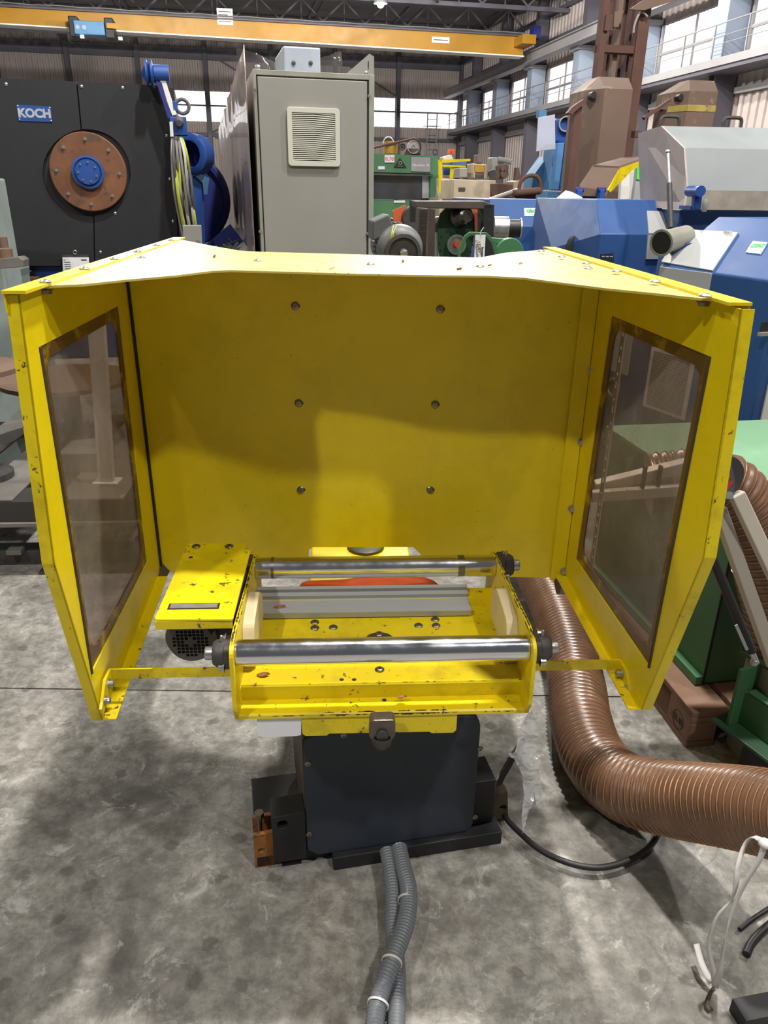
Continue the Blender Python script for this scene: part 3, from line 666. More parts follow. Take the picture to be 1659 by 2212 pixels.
# motor and its cover
m = m_(); m.plate(rpoly([(-.464, .072), (-.306, .068), (-.306, .385), (-.322, .385), (-.322, .423), (-.464, .425)], [.008, .004, 0, 0, .003, .006], 3), (0, 0, .895), (1, 0, 0), (0, 1, 0), (0, 0, .005))
cv = m.build('motor_cover', YELD, mc, bevel=.001); cv['label'] = 'yellow cover plate over the motor'
m_().box(-.463, -.308, .071, .075, .876, .896).box(-.464, -.46, .075, .42, .876, .896).build('cover_lip', YELD, cv, bevel=.001)
for px, py in ((424, 1181), (495, 1181)): inst('cover_screw', BUTTON, cv, align(fz(MF, px, py, .90), (0, 0, 1), MF))
inst('cover_hole', HOLE, cv, align(fz(MF, 412, 1204, .9002), (0, 0, 1), MF))
a, b = fz(MF, 361, 1317, .9), fz(MF, 476, 1303, .9)
m_().box(a.x, b.x, a.y, b.y, .9, .9012).build('label_border', INK, cv); m_().box(a.x + .004, b.x - .004, a.y + .003, b.y - .003, .9012, .9018).build('foil_label', paint('crumpled_foil', 'a9a8a4', .35, .6, .15, 30, bump=.8, bsc=60), cv)
mo = m_().lathe((-.407, .12, .815), (0, 1, 0), [(.048, 0), (.056, .012), (.056, .05), (.052, .055), (.052, .21), (.04, .23), (0, .23)], 32).build('motor', MOTOR, mc, smooth=True); mo['label'] = 'dark grey electric motor under the cover'
holes = []
for i in range(-4, 5):
    for j in range(-4, 5):
        x, z = i * .0085, j * .0085
        if math.hypot(x, z) < .037 and not (abs(i) + abs(j) < 2): holes.append([(x - .0033, z - .0033), (x + .0033, z - .0033), (x + .0033, z + .0033), (x - .0033, z + .0033)])
m_().plate(circle(0, 0, .048, 32), (-.407, .118, .815), (1, 0, 0), (0, 0, 1), (0, .004, 0), holes).build('fan_grille', MOTOR, mo)
m_().cyl((-.407, .126, .815), (-.407, .13, .815), .046, 24).build('fan_back', INK, mo)
m_().box(-.36, -.312, .14, .34, .79, .88).build('motor_bracket', BLACK, mc, bevel=.003)
# struts to the hood
for s, xa, xb in ((-1, -.33, -.59), (1, .335, .535)):
    m_().box(min(xa, xb), max(xa, xb), .122, .126, .722, .746).build('strut', YELD, mc)['label'] = 'thin yellow strut from the tray to the hood'
    m = m_(); m.plate([(.122, .746), (.122, .722), (.075, .70), (.045, .69), (.04, .705), (.085, .745)], (xb - (0.003 if s > 0 else 0), 0, 0), (0, 1, 0), (0, 0, 1), (.006, 0, 0)); sb = m.build('strut_foot', YELD, mc)
    for yy, zz in ((.1, .725), (.065, .708)): inst('strut_bolt', CAPB, sb, align((xb - s * .004, yy, zz), (-s, 0, 0), MF))
# apron, clamp, pivot column
zA = fy(MF, 700, 1588, .03).z
ap = [(-.172, .682), (-.172, zA + .004), (-.165, zA - .003), (-.12, zA - .003), (-.115, zA + .002), (.10, zA + .001), (.106, zA - .003), (.152, zA - .003), (.158, zA + .004), (.158, .682)]
m_().plate(ap, (0, .032, 0), (1, 0, 0), (0, 0, 1), (0, .006, 0)).build('apron', YELD, mc)['label'] = 'yellow apron plate below the tray'
m_().box(-.17, .156, .04, .40, .655, .684).build('carrier_plate', YELD, mc)
cl = m_(); cl.plate(rpoly([(-.03, .715), (-.032, .675), (-.02, .655), (-.004, .648), (.012, .655), (.022, .675), (.022, .715)], .01, 4), (0, -.028, 0), (1, 0, 0), (0, 0, 1), (0, .03, 0))
clo = cl.build('clamp_block', paint('worn_clamp_steel', '665d55', .35, .7, .3, 20, bump=.4), mc, bevel=.003); clo['label'] = 'dark steel clamp block below the tray lip'
m_().cyl((-.005, -.034, .68), (-.005, -.026, .68), .012, 20).build('clamp_screw', DKMET, clo)
m_().lathe((-.005, -.02, .672), (0, 0, -1), [(.02, 0), (.02, .02), (.012, .03), (0, .03)], 16).build('clamp_boss', DKMET, clo, smooth=True)
pl = [fy(MF, px, py, .035) for px, py in ((555, 1545), (652, 1541), (650, 1588), (640, 1590), (570, 1593), (555, 1588))]
m = m_(); m.plate([(p.x, p.z) for p in pl], (0, .035, 0), (1, 0, 0), (0, 0, 1), (0, .001, 0)); m.build('paper_label', WHITE, mc)['label'] = 'blank white paper label under the left of the tray'
BF = frame(0.0, 1.525, 0, R(12)); b_ = lambda: MB(BF)
b_().lathe((.03, .16, .44), (0, 0, 1), [(.10, 0), (.10, .05), (.075, .06), (.075, .20), (.09, .21), (.09, .225)], 28).build('pivot_column', DKMET, mc, smooth=True)
# base cabinet
bo = rpoly([(-.20, .45), (-.20, .07), (-.17, .045), (.27, .045), (.27, .45)], [.03, .01, .01, .035, .05], 5)
bc = b_().plate(bo, (0, .012, 0), (1, 0, 0), (0, 0, 1), (0, .34, 0)).build('base_cabinet', DIRTY, mc); bc['label'] = 'dark blue grey base cabinet'
b_().plate(rpoly([(-.197, .447), (-.197, .07), (-.168, .046), (.268, .047), (.268, .447)], [.03, .01, .01, .035, .045], 5), (0, .0, 0), (1, 0, 0), (0, 0, 1), (0, .012, 0)).build('front_cover', BASEC, mc, bevel=.002)['label'] = 'dark blue grey front cover of the base'
fcv = [o for o in bpy.data.objects if o.name == 'front_cover'][0]
for px, py in ((665, 1650), (1037, 1617), (1026, 1765), (954, 1820), (668, 1802), (742, 1588)): inst('cover_screw', BUTTON, fcv, align(fy(BF, px, py, 0), (0, -1, 0), BF) @ Matrix.Scale(.8, 4))
ft = b_(); ft.box(-.13, .35, -.02, .33, 0, .045).box(-.335, -.13, .03, .33, 0, .04); ft.build('base_plate', BLACK, mc, bevel=.003)
b_().plate([(-.287, .04), (-.2, .04), (-.2, .205), (-.287, .20)], (0, .0, 0), (1, 0, 0), (0, 0, 1), (0, .07, 0), [circle(-.26, .172, .014, 14)]).build('foot_block', BLACK, mc, bevel=.003)
b_().plate([(-.338, .0), (-.287, .0), (-.287, .12), (-.338, .115)], (0, .03, 0), (1, 0, 0), (0, 0, 1), (0, .012, 0), [circle(-.32, .06, .009, 12)]).build('foot_tube', RUSTY, mc)['label'] = 'rusty orange foot tube'
b_().box(-.338, -.287, .042, .11, .0, .02).box(-.338, -.287, .098, .11, .02, .112).build('foot_tube_back', RUSTY, mc)
b_().cyl((-.318, .07, .02), (-.318, .07, .14), .006, 12).cyl((-.318, .07, .14), (-.318, .07, .157), .013, 6).build('jack_bolt', SCREW, mc)
b_().box(.272, .335, .02, .12, .045, .2).build('foot_block', BLACK, mc, bevel=.004)
b_().cyl((.345, .06, .05), (.345, .06, .185), .006, 12).cyl((.345, .06, .17), (.345, .06, .19), .013, 6).build('jack_bolt', STEEL, mc)
b_().plate([(.335, .02), (.395, .02), (.385, .12), (.335, .11)], (0, .05, 0), (1, 0, 0), (0, 0, 1), (0, .03, 0), [circle(.375, .06, .012, 14)]).build('foot_tube', DIRTY, mc)
# rear support with pivot disc behind the panel
m_().box(-.18, .115, .50, 1.15, .60, .70).build('support_beam', YEL, mc, bevel=.006)['label'] = 'yellow support beam behind the tray'
m_().box(-.12, .06, .30, 1.1, .45, .60).build('support_leg', DKMET, mc, bevel=.006)
b_().box(-.1, .1, .3, .5, .045, .45).build('support_foot', BLACK, mc)
q = fz(MF, 790, 1183, .70); m_().lathe((q.x, q.y, .70), (0, 0, 1), [(.056, 0), (.056, .008), (.05, .012), (0, .012)], 32).build('pivot_disc', DKMET, mc, smooth=True)

# ------------------------------------------------------------------ loose things on and around the machine
pr = m_(); Y0, Z0 = .338, .7365
for y0, y1, z0, z1 in ((0, .018, .0, .017), (.018, .062, .0, .006), (.062, .076, .0, .016), (.076, .083, 0, .009), (.083, .094, 0, .02)): pr.box(-.30, .232, Y0 + y0, Y0 + y1, Z0 + z0, Z0 + z1)
pr.v = [Vector((v.x, v.y - Y0, v.z - Z0)) for v in pr.v]; pr.M = MF @ Matrix.Translation((0, Y0 - .004, Z0 + .002)) @ Matrix.Rotation(R(12.5), 4, 'X')
o = pr.build('profile_strip', GREYL); props(o, 'grey ribbed profile strip lying across the tray between the rollers', 'strip')
path = [fz(MF, px, py, z) for px, py, z in ((640, 1292, .66), (655, 1272, .72), (690, 1268, .727), (740, 1266, .722), (790, 1258, .722), (840, 1252, .722), (890, 1256, .727), (930, 1265, .722), (952, 1278, .66))]
o = ribbon(spline(path, .015), .05, (0, 1, .25), 'ratchet_strap', ORANGE, None, .003, MF); props(o, 'orange webbing strap wrapped over the yellow beam behind the rear roller', 'strap')
def leaf(px, py, z, s, rot, lab):
    q = fz(MF, px, py, z); Rm = MF @ Matrix.Translation(q) @ Matrix.Rotation(rot, 4, 'Z')
    m = MB(Rm); n = 9; vs = []
    for i in range(n):
        t = i / (n - 1); w = s * .22 * math.sin(math.pi * t) ** .8 + .0003
        vs += [(s * (t - .5), -w, .001 + .006 * t * t), (s * (t - .5), 0, .0004 + .003 * math.sin(3 * t)), (s * (t - .5), w, .002 + .004 * t)]
    m.add(vs, [(3 * i + a, 3 * i + a + 1, 3 * i + a + 4, 3 * i + a + 3) for i in range(n - 1) for a in (0, 1)])
    props(m.build('dry_leaf', LEAF, None, thin=.0006), lab, 'leaf')
leaf(603, 1313, .757, .030, .2, 'curled brown dry leaf on the grey profile strip')
leaf(568, 1459, .7365, .028, .0, 'flat brown dry leaf at the left front of the tray')
leaf(868, 1508, .7055, .02, .1, 'small torn brown leaf on the front lip of the tray')

# hoses
def hose(path, r, pitch, name, label, wire=True, mat=HOSE, amp=.0045, sub=6, seg=40):
    P = spline(path, pitch / sub)
    m = MB(); m.tube(P, lambda i: r - amp + amp * (.5 + .5 * math.cos(2 * math.pi * i / sub)), seg)
    if not wire: return props(m.build(name, mat, None, smooth=70), label, 'conduit' if 'conduit' in name else 'hose')
    root = thing(name, label, 'hose', (P[0].x, P[0].y, 0)); m.build('hose_wall', mat, root, smooth=70)
    w = MB(); N = None; n2 = 36; Q = []
    L = len(P); N = (P[1] - P[0]).orthogonal().normalized()
    turns = (L - 1) / sub; frames = []
    for i in range(L):
        t = (P[min(i + 1, L - 1)] - P[max(i - 1, 0)]).normalized(); N = (N - t * N.dot(t)).normalized(); frames.append((P[i], N.copy(), t.cross(N)))
    tot = int(turns * n2)
    for k in range(tot):
        f = k / n2 * sub; i = min(int(f), L - 2); a = f - i; p = frames[i][0].lerp(frames[i + 1][0], a); th = 2 * math.pi * k / n2
        Q.append(p + (frames[i][1] * math.cos(th) + frames[i][2] * math.sin(th)) * (r + .0002))
    w.tube(Q, .0017, 4); w.build('wire_helix', WIRE, root, smooth=80)['label'] = 'copper coloured spiral wire'
    return root
rr = .098
path = [(.75, 4.3, .1), (.70, 3.5, .1)] + [az(px, py, z) for px, py, z in ((1160, 1235, .1), (1200, 1320, .1), (1228, 1400, .1), (1246, 1480, .1), (1255, 1555, .1), (1285, 1640, .1), (1350, 1700, .13), (1450, 1725, .20), (1550, 1738, .30), (1640, 1752, .38), (1740, 1775, .45))]
hose(path, rr, .021, 'suction_hose', 'fat brown ribbed suction hose curving over the floor to the right edge')
path = [ay(px, py, y) for px, py, y in ((1400, 1046, 2.06), (1450, 1042, 2.05), (1500, 1036, 2.04), (1556, 1044, 2.03), (1602, 1085, 2.02), (1634, 1150, 2.01), (1655, 1230, 2.0), (1675, 1330, 2.0), (1690, 1480, 1.98))]
hose(path, .093, .026, 'suction_hose', 'brown ribbed hose arching behind the grey saw arm over the green box')
z1 = .075
c1 = [az(px, py, z) for px, py, z in ((836, 1838, .07), (842, 1870, .065), (849, 1930, .055), (849, 2010, .04), (858, 2095, .03), (856, 2212, .03), (850, 2350, .03))]
c2 = [az(px, py, z) for px, py, z in ((862, 1832, .08), (870, 1870, .08), (883, 1925, .078), (877, 1992, .08), (848, 2074, .075), (819, 2156, .06), (808, 2230, .05), (800, 2350, .04))]
hose(c1, .0205, .008, 'conduit', 'grey corrugated conduit running beneath, right one at the picture bottom', False, CONDU, .0028, 4, 20)
hose(c2, .022, .008, 'conduit', 'upper grey corrugated conduit bound with white ties, left one at the bottom', False, CONDU, .0028, 4, 20)
for (px, py, z), lab in (((880, 1945, .075), 'upper white cable tie just below the machine base'), ((846, 2078, .075), 'middle white cable tie around the grey conduit'), ((816, 2170, .058), 'lowest white cable tie on the grey conduits')):
    p = az(px, py, z); props(MB().ring(p - Vector((.0, .0025, 0)), (.25 if py > 2000 else .05, 1, .05), .0222, .0245, .005, 24).build('cable_tie', WHITEP), lab, 'cable tie')
cab = [az(px, py, z) for px, py, z in ((1130, 1600, .02), (1099, 1655, .03), (1081, 1688, .03), (1077, 1724, .03), (1091, 1764, .03), (1124, 1800, .03), (1167, 1836, .03), (1222, 1862, .03), (1276, 1874, .03), (1319, 1871, .03), (1366, 1855, .03), (1403, 1829, .025), (1423, 1797, .02), (1425, 1760, .012))]
props(MB().tube(spline(cab, .015), .0085, 10).build('power_cable', RUBBER, smooth=True), 'black cable looping on the floor beside the machine base under the bag', 'cable')
cab = [az(px, py, .012) for px, py in ((1612, 2062), (1625, 2035), (1660, 2000), (1720, 1960))]
props(MB().tube(spline(cab, .015), .010, 10).build('power_cable', RUBBER, smooth=True), 'lower of two short black cables at the right edge behind the white straps', 'cable')
cab = [az(px, py, .012) for px, py in ((1598, 2008), (1625, 1986), (1665, 1960), (1720, 1925))]
props(MB().tube(spline(cab, .015), .006, 10).build('power_cable', RUBBER, smooth=True), 'upper thin black cable at the right edge behind the white straps', 'cable')
p = az(1589, 2206, .0); q = az(1720, 2180, 0)
props(MB().bar((p.x, p.y, .02), (q.x, q.y, .02), .05, .04).build('steel_bar', BLACK), 'black steel bar end in the bottom right corner', 'bar')
# white straps
st = thing('tied_white_straps', 'looped white webbing straps hanging from the brown hose to the floor', 'strap', (.85, 1.2, 0))
def strand(pts, z0, z1, w, name='strap_loop', mat=STRAPW, pw=1.0):
    n = len(pts); P = spline([az(px, py, z0 + (z1 - z0) * (i / (n - 1)) ** pw) for i, (px, py) in enumerate(pts)], .012)
    ribbon(P, w, lambda i: (math.cos(.07 * i), .25, .5 * math.sin(.07 * i)), name, mat, st, .0015)
strand([(1652, 1822), (1628, 1807), (1609, 1825), (1594, 1872), (1590, 1912), (1580, 1945), (1551, 1977), (1536, 2014), (1531, 2050), (1540, 2093), (1545, 2129)], .45, .02, .015, pw=1.5)
strand([(1652, 1822), (1638, 1862), (1605, 1916), (1580, 1977), (1565, 2042), (1555, 2097), (1544, 2133)], .45, .02, .017, pw=1.3)
strand([(1504, 2039), (1515, 2079), (1528, 2108), (1540, 2129)], .06, .02, .015)
strand([(1545, 2129), (1532, 2150), (1527, 2172), (1536, 2185)], .01, .006, .014, 'strap_tail', DIRTY)
q = az(1652, 1822, .45); MB().sphere(q, .014, 10, 8, (1, 1, .7)).build('knot', STRAPW, st, smooth=True)
# plastic bag
bg = [(1146, 1520), (1157, 1554), (1162, 1587), (1158, 1627), (1168, 1688), (1172, 1713), (1164, 1737), (1156, 1728), (1153, 1706), (1140, 1753), (1128, 1797), (1124, 1753), (1131, 1713), (1129, 1674), (1113, 1645), (1099, 1634), (1113, 1617), (1126, 1565), (1137, 1540)]
W = [ay(px, py, 1.285) for px, py in bg]
tri = geometry.tessellate_polygon([[Vector((p.x, p.z, 0)) for p in W]])
bm = bmesh.new(); vv = [bm.verts.new(p) for p in W]
for t in tri:
    try: bm.faces.new([vv[i] for i in t])
    except ValueError: pass
for _ in range(4):
    bmesh.ops.subdivide_edges(bm, edges=[e for e in bm.edges if e.calc_length() > .008], cuts=1, use_grid_fill=True)
bmesh.ops.triangulate(bm, faces=bm.faces)
for v in bm.verts:
    k = noise.noise(v.co * 22) * .022 + abs(noise.noise(v.co * 60)) * .012; v.co.y += k - .01
bm.verts.index_update(); m = MB(); m.add([v.co.copy() for v in bm.verts], [tuple(v.index for v in f.verts) for f in bm.faces]); bm.free()
props(m.build('plastic_bag', BAG, None, smooth=25), 'crumpled clear plastic bag hanging from the right front corner of the tray', 'bag')
#PART4
# ------------------------------------------------------------------ things behind: left and centre
def pp(F, pts, y, t, holes=(), mb=None):       # plate: outline seen at pixels pts, standing on plane y of frame F, thickness t backwards
    f = lambda l: [(lambda q: (q.x, q.z))(fy(F, px, py, y)) for px, py in l]
    return (mb or MB(F)).plate(f(pts), (0, y, 0), (1, 0, 0), (0, 0, 1), (0, t, 0), [f(h) for h in holes])
def pc(cx, cy, r, n=20, k=1.0): return [(cx + r * math.cos(2 * math.pi * i / n), cy + r * k * math.sin(2 * math.pi * i / n)) for i in range(n)]
def disc(F, px, py, y, r, t, name, mat, parent, n=28, y_off=0, prof=None):
    q = fy(F, px, py, y); m = MB(F); m.lathe((q.x, q.y, q.z), (0, -1, 0), prof or [(0, 0), (r, 0), (r, t), (r * .96, t * 1.1), (0, t * 1.1)], n); return m.build(name, mat, parent, smooth=True)
def sc(F, y): return 1 / FOC * (F.inverted() @ EYE).xyz.length if False else None
def base(F, x, y): return F @ Matrix.Translation((x, y, 0))

# wire coiler with black guards
KF = frame(-1.9, 5.3, 0, R(13))
k = thing('wire_coiler', 'large black guarded machine with a rusty round plate and blue hub at the upper left', 'machine', KF)
zb = fy(KF, 200, 570, 0).z
pl = pp(KF, [(-60, 166), (164, 176), (176, 283), (204, 480), (202, 572), (-60, 572)], 0, .02, [pc(187, 374, 95, 32, 1.0)][:0])
hole = pc(187, 373, 95, 40, .99)
L_ = [(-60, 166), (164, 176), (174, 279)] + [(187 + 95 * math.cos(R(a)), 373 + 94 * math.sin(R(a))) for a in range(-98, -266, -8)] + [(201, 468), (203, 574), (-60, 574)]
R_ = [(167, 176), (348, 185), (371, 260), (385, 545), (388, 574), (206, 574), (204, 468)] + [(187 + 95 * math.cos(R(a)), 373 + 94 * math.sin(R(a))) for a in range(78, -98, -8)] + [(177, 279)]
g1 = pp(KF, L_, 0, .02).build('guard_panel', GUARD, k); g2 = pp(KF, R_, 0, .02).build('guard_panel', GUARD, k)
MB(KF).box(fy(KF, -60, 170, 0).x, fy(KF, 385, 300, 0).x, .02, .8, zb - .02, fy(KF, 200, 180, 0).z - .005).plate([(0, 0), (1, 0), (1, 1)], (0, .3, 1.3), (.01, 0, 0), (0, 0, .01), (0, .01, 0)).build('machine_body', BLACK, k)
for q in ((176, 187), (265, 190), (13, 182), (360, 293), (367, 387), (374, 478), (249, 461), (217, 545)): inst('guard_screw', DOME, g2, align(fy(KF, *q, 0), (0, -1, 0), KF))
q = fy(KF, 187, 373, .0); Rr = (fy(KF, 282, 373, 0).x - q.x)
MB(KF).ring((q.x, .019, q.z), (0, 1, 0), Rr * .78, Rr * 1.01, .002, 40).build('recess_ring', BLACK, k)
q = fy(KF, 191, 372, -.03)
MB(KF).lathe((q.x, .04, q.z), (0, -1, 0), [(0, 0), (Rr * .86, 0), (Rr * .86, .07), (Rr * .84, .075), (0, .075)], 48).build('round_plate', RUSTP, k, smooth=True)['label'] = 'rusty brown round plate'
rp = k.children[-1] if False else [c for c in bpy.data.objects if c.name == 'round_plate'][0]
for a in range(8):
    t = R(-12 + 45 * a + 10); inst('plate_bolt', CAPB, rp, align((q.x + Rr * .70 * math.cos(t), -.035, q.z + Rr * .70 * math.sin(t)), (0, -1, 0), KF))
MB(KF).lathe((q.x, -.03, q.z), (0, -1, 0), [(0, 0), (Rr * .36, 0), (Rr * .36, .03), (Rr * .31, .032), (Rr * .30, .022), (Rr * .28, .022), (Rr * .27, .04), (0, .042)], 36).build('hub', BLUEH, k, smooth=True)['label'] = 'blue round hub'
hb = [c for c in bpy.data.objects if c.name == 'hub'][0]
for a in range(7): t = R(30 + 51 * a); inst('hub_screw', CAPB, hb, align((q.x + Rr * .21 * math.cos(t), -.072, q.z + Rr * .21 * math.sin(t)), (0, -1, 0), KF) @ Matrix.Scale(.6, 4))
n = pp(KF, [(35, 226), (110, 230), (113, 264), (40, 261)], -.004, .004).build('name_plate', BLUEH, k); n['label'] = 'blue name plate with silver lettering'
for z in ((38, 229), (107, 233), (110, 261), (42, 258)): inst('plate_rivet', DOME, n, align(fy(KF, *z, -.004), (0, -1, 0), KF) @ Matrix.Scale(.5, 4))
text('name_lettering', 'KOCH', n, upright(fy(KF, 74.5, 245.5, -.0045), KF), .066, INKW, .001, bold=.0034, sx=1.0)
# blue base under the guards, data plate
x0, x1 = fy(KF, -80, 600, .05).x, fy(KF, 392, 560, .05).x
MB(KF).box(x0, x1, .05, .8, .58, zb + .01).build('machine_base', BLUEH, k, bevel=.01)['label'] = 'blue base under the black guards'
MB(KF).box(x0 + .2, x0 + .35, .1, .75, 0, .58).box(x1 - .4, x1 - .25, .1, .75, 0, .58).build('base_legs', BLUEH, k, bevel=.01)['kind'] = 'stuff'
n = pp(KF, [(38, 575), (76, 577), (77, 597), (40, 594)], .045, .004).build('data_plate', BLACK, k)
m = MB(KF); a = fy(KF, 42, 592, .044); b = fy(KF, 73, 579, .044)
for i in range(3): m.box(a.x + .01 + i * .025, a.x + .028 + i * .025, .043, .0445, b.z - .022, b.z - .012)
m.box(a.x + .03, b.x - .03, .043, .0445, a.z, a.z + .02); m.build('data_plate_print', INKW, n)
q = fy(KF, 48, 613, -.08)
rb = thing('red_stop_knob', 'red round knob on a small bracket in front of the blue base at the left', 'knob', KF @ Matrix.Translation((q.x, q.y, q.z)))
MB(KF).sphere(q, .035, 16, 10).build('knob_ball', REDP, rb, smooth=True); MB(KF).box(q.x + .03, q.x + .09, -.06, .049, q.z - .035, q.z + .035).build('knob_bracket', RUSTD, rb, bevel=.004)
# clipboard
cb = thing('clipboard', 'dark clipboard holding a printed white sheet on the blue base above the yellow hood edge', 'clipboard', base(KF, fy(KF, 165, 560, -.02).x, -.02))
pp(KF, [(133, 550), (191, 550), (194, 606), (136, 606)], -.02, .006).build('board', DKMET, cb)
pp(KF, [(135, 556), (192, 556), (194, 606), (137, 606)], -.022, .0015).build('paper_sheet', WHITE, cb)
a = fy(KF, 162, 545, -.024); MB(KF).tube([(a.x + .012 * math.cos(t), -.024, a.z + .012 * math.sin(t)) for t in [2 * math.pi * i / 12 for i in range(12)]], .0025, 5, True).build('clip_ring', STEEL, cb)
m = MB(KF); a = fy(KF, 138, 590, -.0225); b = fy(KF, 190, 558, -.0225)
for i in range(6): m.box(a.x + .01, a.x + (.05 if i else .02), -.0228, -.022, b.z - .012 - .014 * i, b.z - .008 - .014 * i)
m.box(b.x - .045, b.x - .01, -.0228, -.022, b.z - .014, b.z - .007); m.build('printed_lines', INK, cb)['kind'] = 'stuff'

# pulley arm right of the coiler
PA = frame(-1.2, 5.42, 0, R(13))
pa = thing('pulley_arm', 'blue arm with a small pulley wheel and lifting eye beside the black guard', 'pulley arm', PA)
q = fy(PA, 322, 159, -.05); MB(PA).lathe(q, (1, 0, 0), [(0, -.05), (.012, -.045), (.05, -.02), (.075, -.018), (.075, -.008), (.045, 0), (.075, .012), (.075, .022), (.04, .03), (0, .03)], 24).build('pulley_wheel', BLUEH, pa, smooth=True)
MB(PA).lathe((q.x + .03, q.y, q.z), (1, 0, 0), [(0, 0), (.05, 0), (.05, .09), (0, .09)], 20).build('wheel_hub', BLUEH, pa, smooth=True)
pp(PA, [(341, 143), (353, 148), (361, 185), (382, 248), (372, 250), (348, 188)], -.08, .09).build('arm_plate', WHITEP, pa, bevel=.003)
pp(PA, [(337, 175), (349, 178), (372, 258), (363, 255)], -.09, .01).build('arm_side', BLUEN, pa)
q = fy(PA, 394, 230, -.04); MB(PA).tube([(q.x + .04 * math.cos(t), q.y, q.z + .04 * math.sin(t)) for t in [2 * math.pi * i / 24 for i in range(24)]], .011, 8, True).build('lifting_eye', HALLST, pa, smooth=True)
MB(PA).box(fy(PA, 373, 230, 0).x, fy(PA, 384, 230, 0).x, -.08, 0, fy(PA, 373, 242, 0).z, fy(PA, 373, 221, 0).z).build('eye_lug', BLUEH, pa, bevel=.003)
pp(PA, [(366, 252), (402, 252), (405, 292), (371, 292)], -.11, .08).build('junction_block', BLUEH, pa, bevel=.004)
q = fy(PA, 387, 262, -.115); MB(PA).lathe(q, (0, -1, -.3), [(0, 0), (.03, 0), (.03, .02), (.018, .03), (.018, .05), (0, .05)], 14).build('round_connector', HALLST, pa, smooth=True)
pp(PA, [(366, 263), (373, 263), (375, 295), (368, 295)], -.12, .09).build('white_side_strip', WHITEP, pa)
x = fy(PA, 380, 300, 0).x; MB(PA).box(x - .03, x + .03, -.02, .04, .0, fy(PA, 380, 290, 0).z).build('support_post', BLUEN, pa)
# blue housing ring and post
rh = thing('blue_cable_guide', 'bright blue ring shaped guide right of the hanging cables', 'guide ring', frame(-1.0, 5.65, 0, R(13)))
PB = frame(-1.0, 5.65, 0, R(13)); q = fy(PB, 411, 333, 0)
MB(PB).lathe(q, (-.5, -1, 0), [(.075, -.1), (.13, -.1), (.13, .02), (.11, .03), (.085, .03), (.08, 0), (.075, -.1)], 32).build('guide_ring', BLUEH, rh, smooth=True)
MB(PB).lathe(q, (-.5, -1, 0), [(0, -.1), (.085, -.1), (.085, -.08), (0, -.08)], 24).build('ring_core', BLUEN, rh, smooth=True)
pp(PB, [(416, 380), (438, 380), (444, 540), (425, 540)], 0, .06).build('guide_post', BLUEL if 0 else BLUEH, rh)
x = fy(PB, 432, 540, 0).x; MB(PB).box(x - .04, x + .04, 0, .06, 0, fy(PB, 432, 538, 0).z).build('guide_post_foot', BLUEH, rh)
pp(PB, [(417, 376), (430, 374), (452, 385), (448, 420), (440, 420), (438, 395)], -.02, .015).build('wire_hook', BLUEL, rh)
# cable bundle
cbn = thing('cable_bundle', 'thick bundle of grey and yellow cables hanging beside the black guard', 'cables', PA @ Matrix.Translation((.1, -.1, 0)))
cc = [paint('cable_' + n_, c_, .5, bump=0) for n_, c_ in (('light_grey', 'a2a09c'), ('grey', '7b7a78'), ('dark_grey', '56565a'), ('lime', 'a9b23a'), ('pale_grey', 'bdbbb6'))]
for i in range(18):
    t = i / 17; j = random.uniform(-2, 2)
    P = [fy(PA, px, py, yy) for px, py, yy in ((373 + 30 * t * .7, 292 + 6 * t, -.09), (373 + 33 * t + j, 340, -.14 + .04 * math.sin(i * 2.3)), (376 + 38 * t - j, 410, -.15 + .05 * math.sin(i * 1.7)), (388 + 34 * t + j, 470, -.13 + .04 * math.cos(i)), (400 + 30 * t, 540, -.1), (404 + 30 * t, 640, -.05))]
    MB(PA).tube(spline(P, .05), .0085 + .002 * (i % 3 == 0), 7).build('cable', cc[[0, 1, 2, 3, 4, 1, 0, 3, 2][i % 9]], cbn, smooth=True)
# navy drum and scrap
nd = thing('navy_drum', 'big navy blue cable drum partly hidden behind the blue post and the cabinet', 'drum', frame(-.95, 6.35, 0, R(13)))
ND = frame(-.95, 6.35, 0, R(13)); q = fy(ND, 398, 432, 0)
MB(ND).lathe((q.x, 0, q.z), (0, -1, 0), [(0, 0), (.33, 0), (.33, .03), (.30, .03), (.34, .0), (.12, .01), (.12, .06), (0, .06)], 48).build('drum_flange', BLUEN, nd, smooth=True)
MB(ND).lathe((q.x, .35, q.z), (0, -1, 0), [(0, 0), (.36, 0), (.36, .03), (0, .03)], 48).build('drum_flange', HALLST, nd, smooth=True)
MB(ND).cyl((q.x, .0, q.z), (q.x, .35, q.z), .2, 24).build('drum_core', BLUEN, nd, smooth=True)
MB(ND).hull([(q.x - .2, 0, 0), (q.x + .2, 0, 0), (q.x - .05, .05, q.z - .1), (q.x + .05, .05, q.z - .1), (q.x - .2, .3, 0), (q.x + .2, .3, 0), (q.x - .05, .3, q.z - .1), (q.x + .05, .3, q.z - .1)]).build('drum_stand', BLUEN, nd)
SB = frame(-.9, 5.2, 0, R(13)); x0 = fy(SB, 436, 520, 0).x
sb = thing('scrap_bin', 'blue open bin heaped with shredded metal scrap beside the cabinet', 'bin', SB)
MB(SB).box(x0, x0 + .25, 0, .4, .5, 1.24).build('bin_body', BLUEN, sb, bevel=.01)
MB(SB).box(x0 + .03, x0 + .23, .05, .35, 0, .5).build('bin_base', BLUEN, sb)
m = MB(SB)
for i in range(150):
    a = Vector((x0 + random.uniform(.02, .24), random.uniform(.02, .38), 0)); a.z = 1.24 + random.uniform(0, .10) * (.4 + (a.x - x0) * 2.2) + (a.y) * .12
    d = Vector((random.gauss(0, 1), random.gauss(0, 1), random.gauss(0, .6))).normalized() * random.uniform(.02, .05)
    m.bar(a - d, a + d, random.uniform(.006, .02), .002, (random.random(), random.random(), 1))
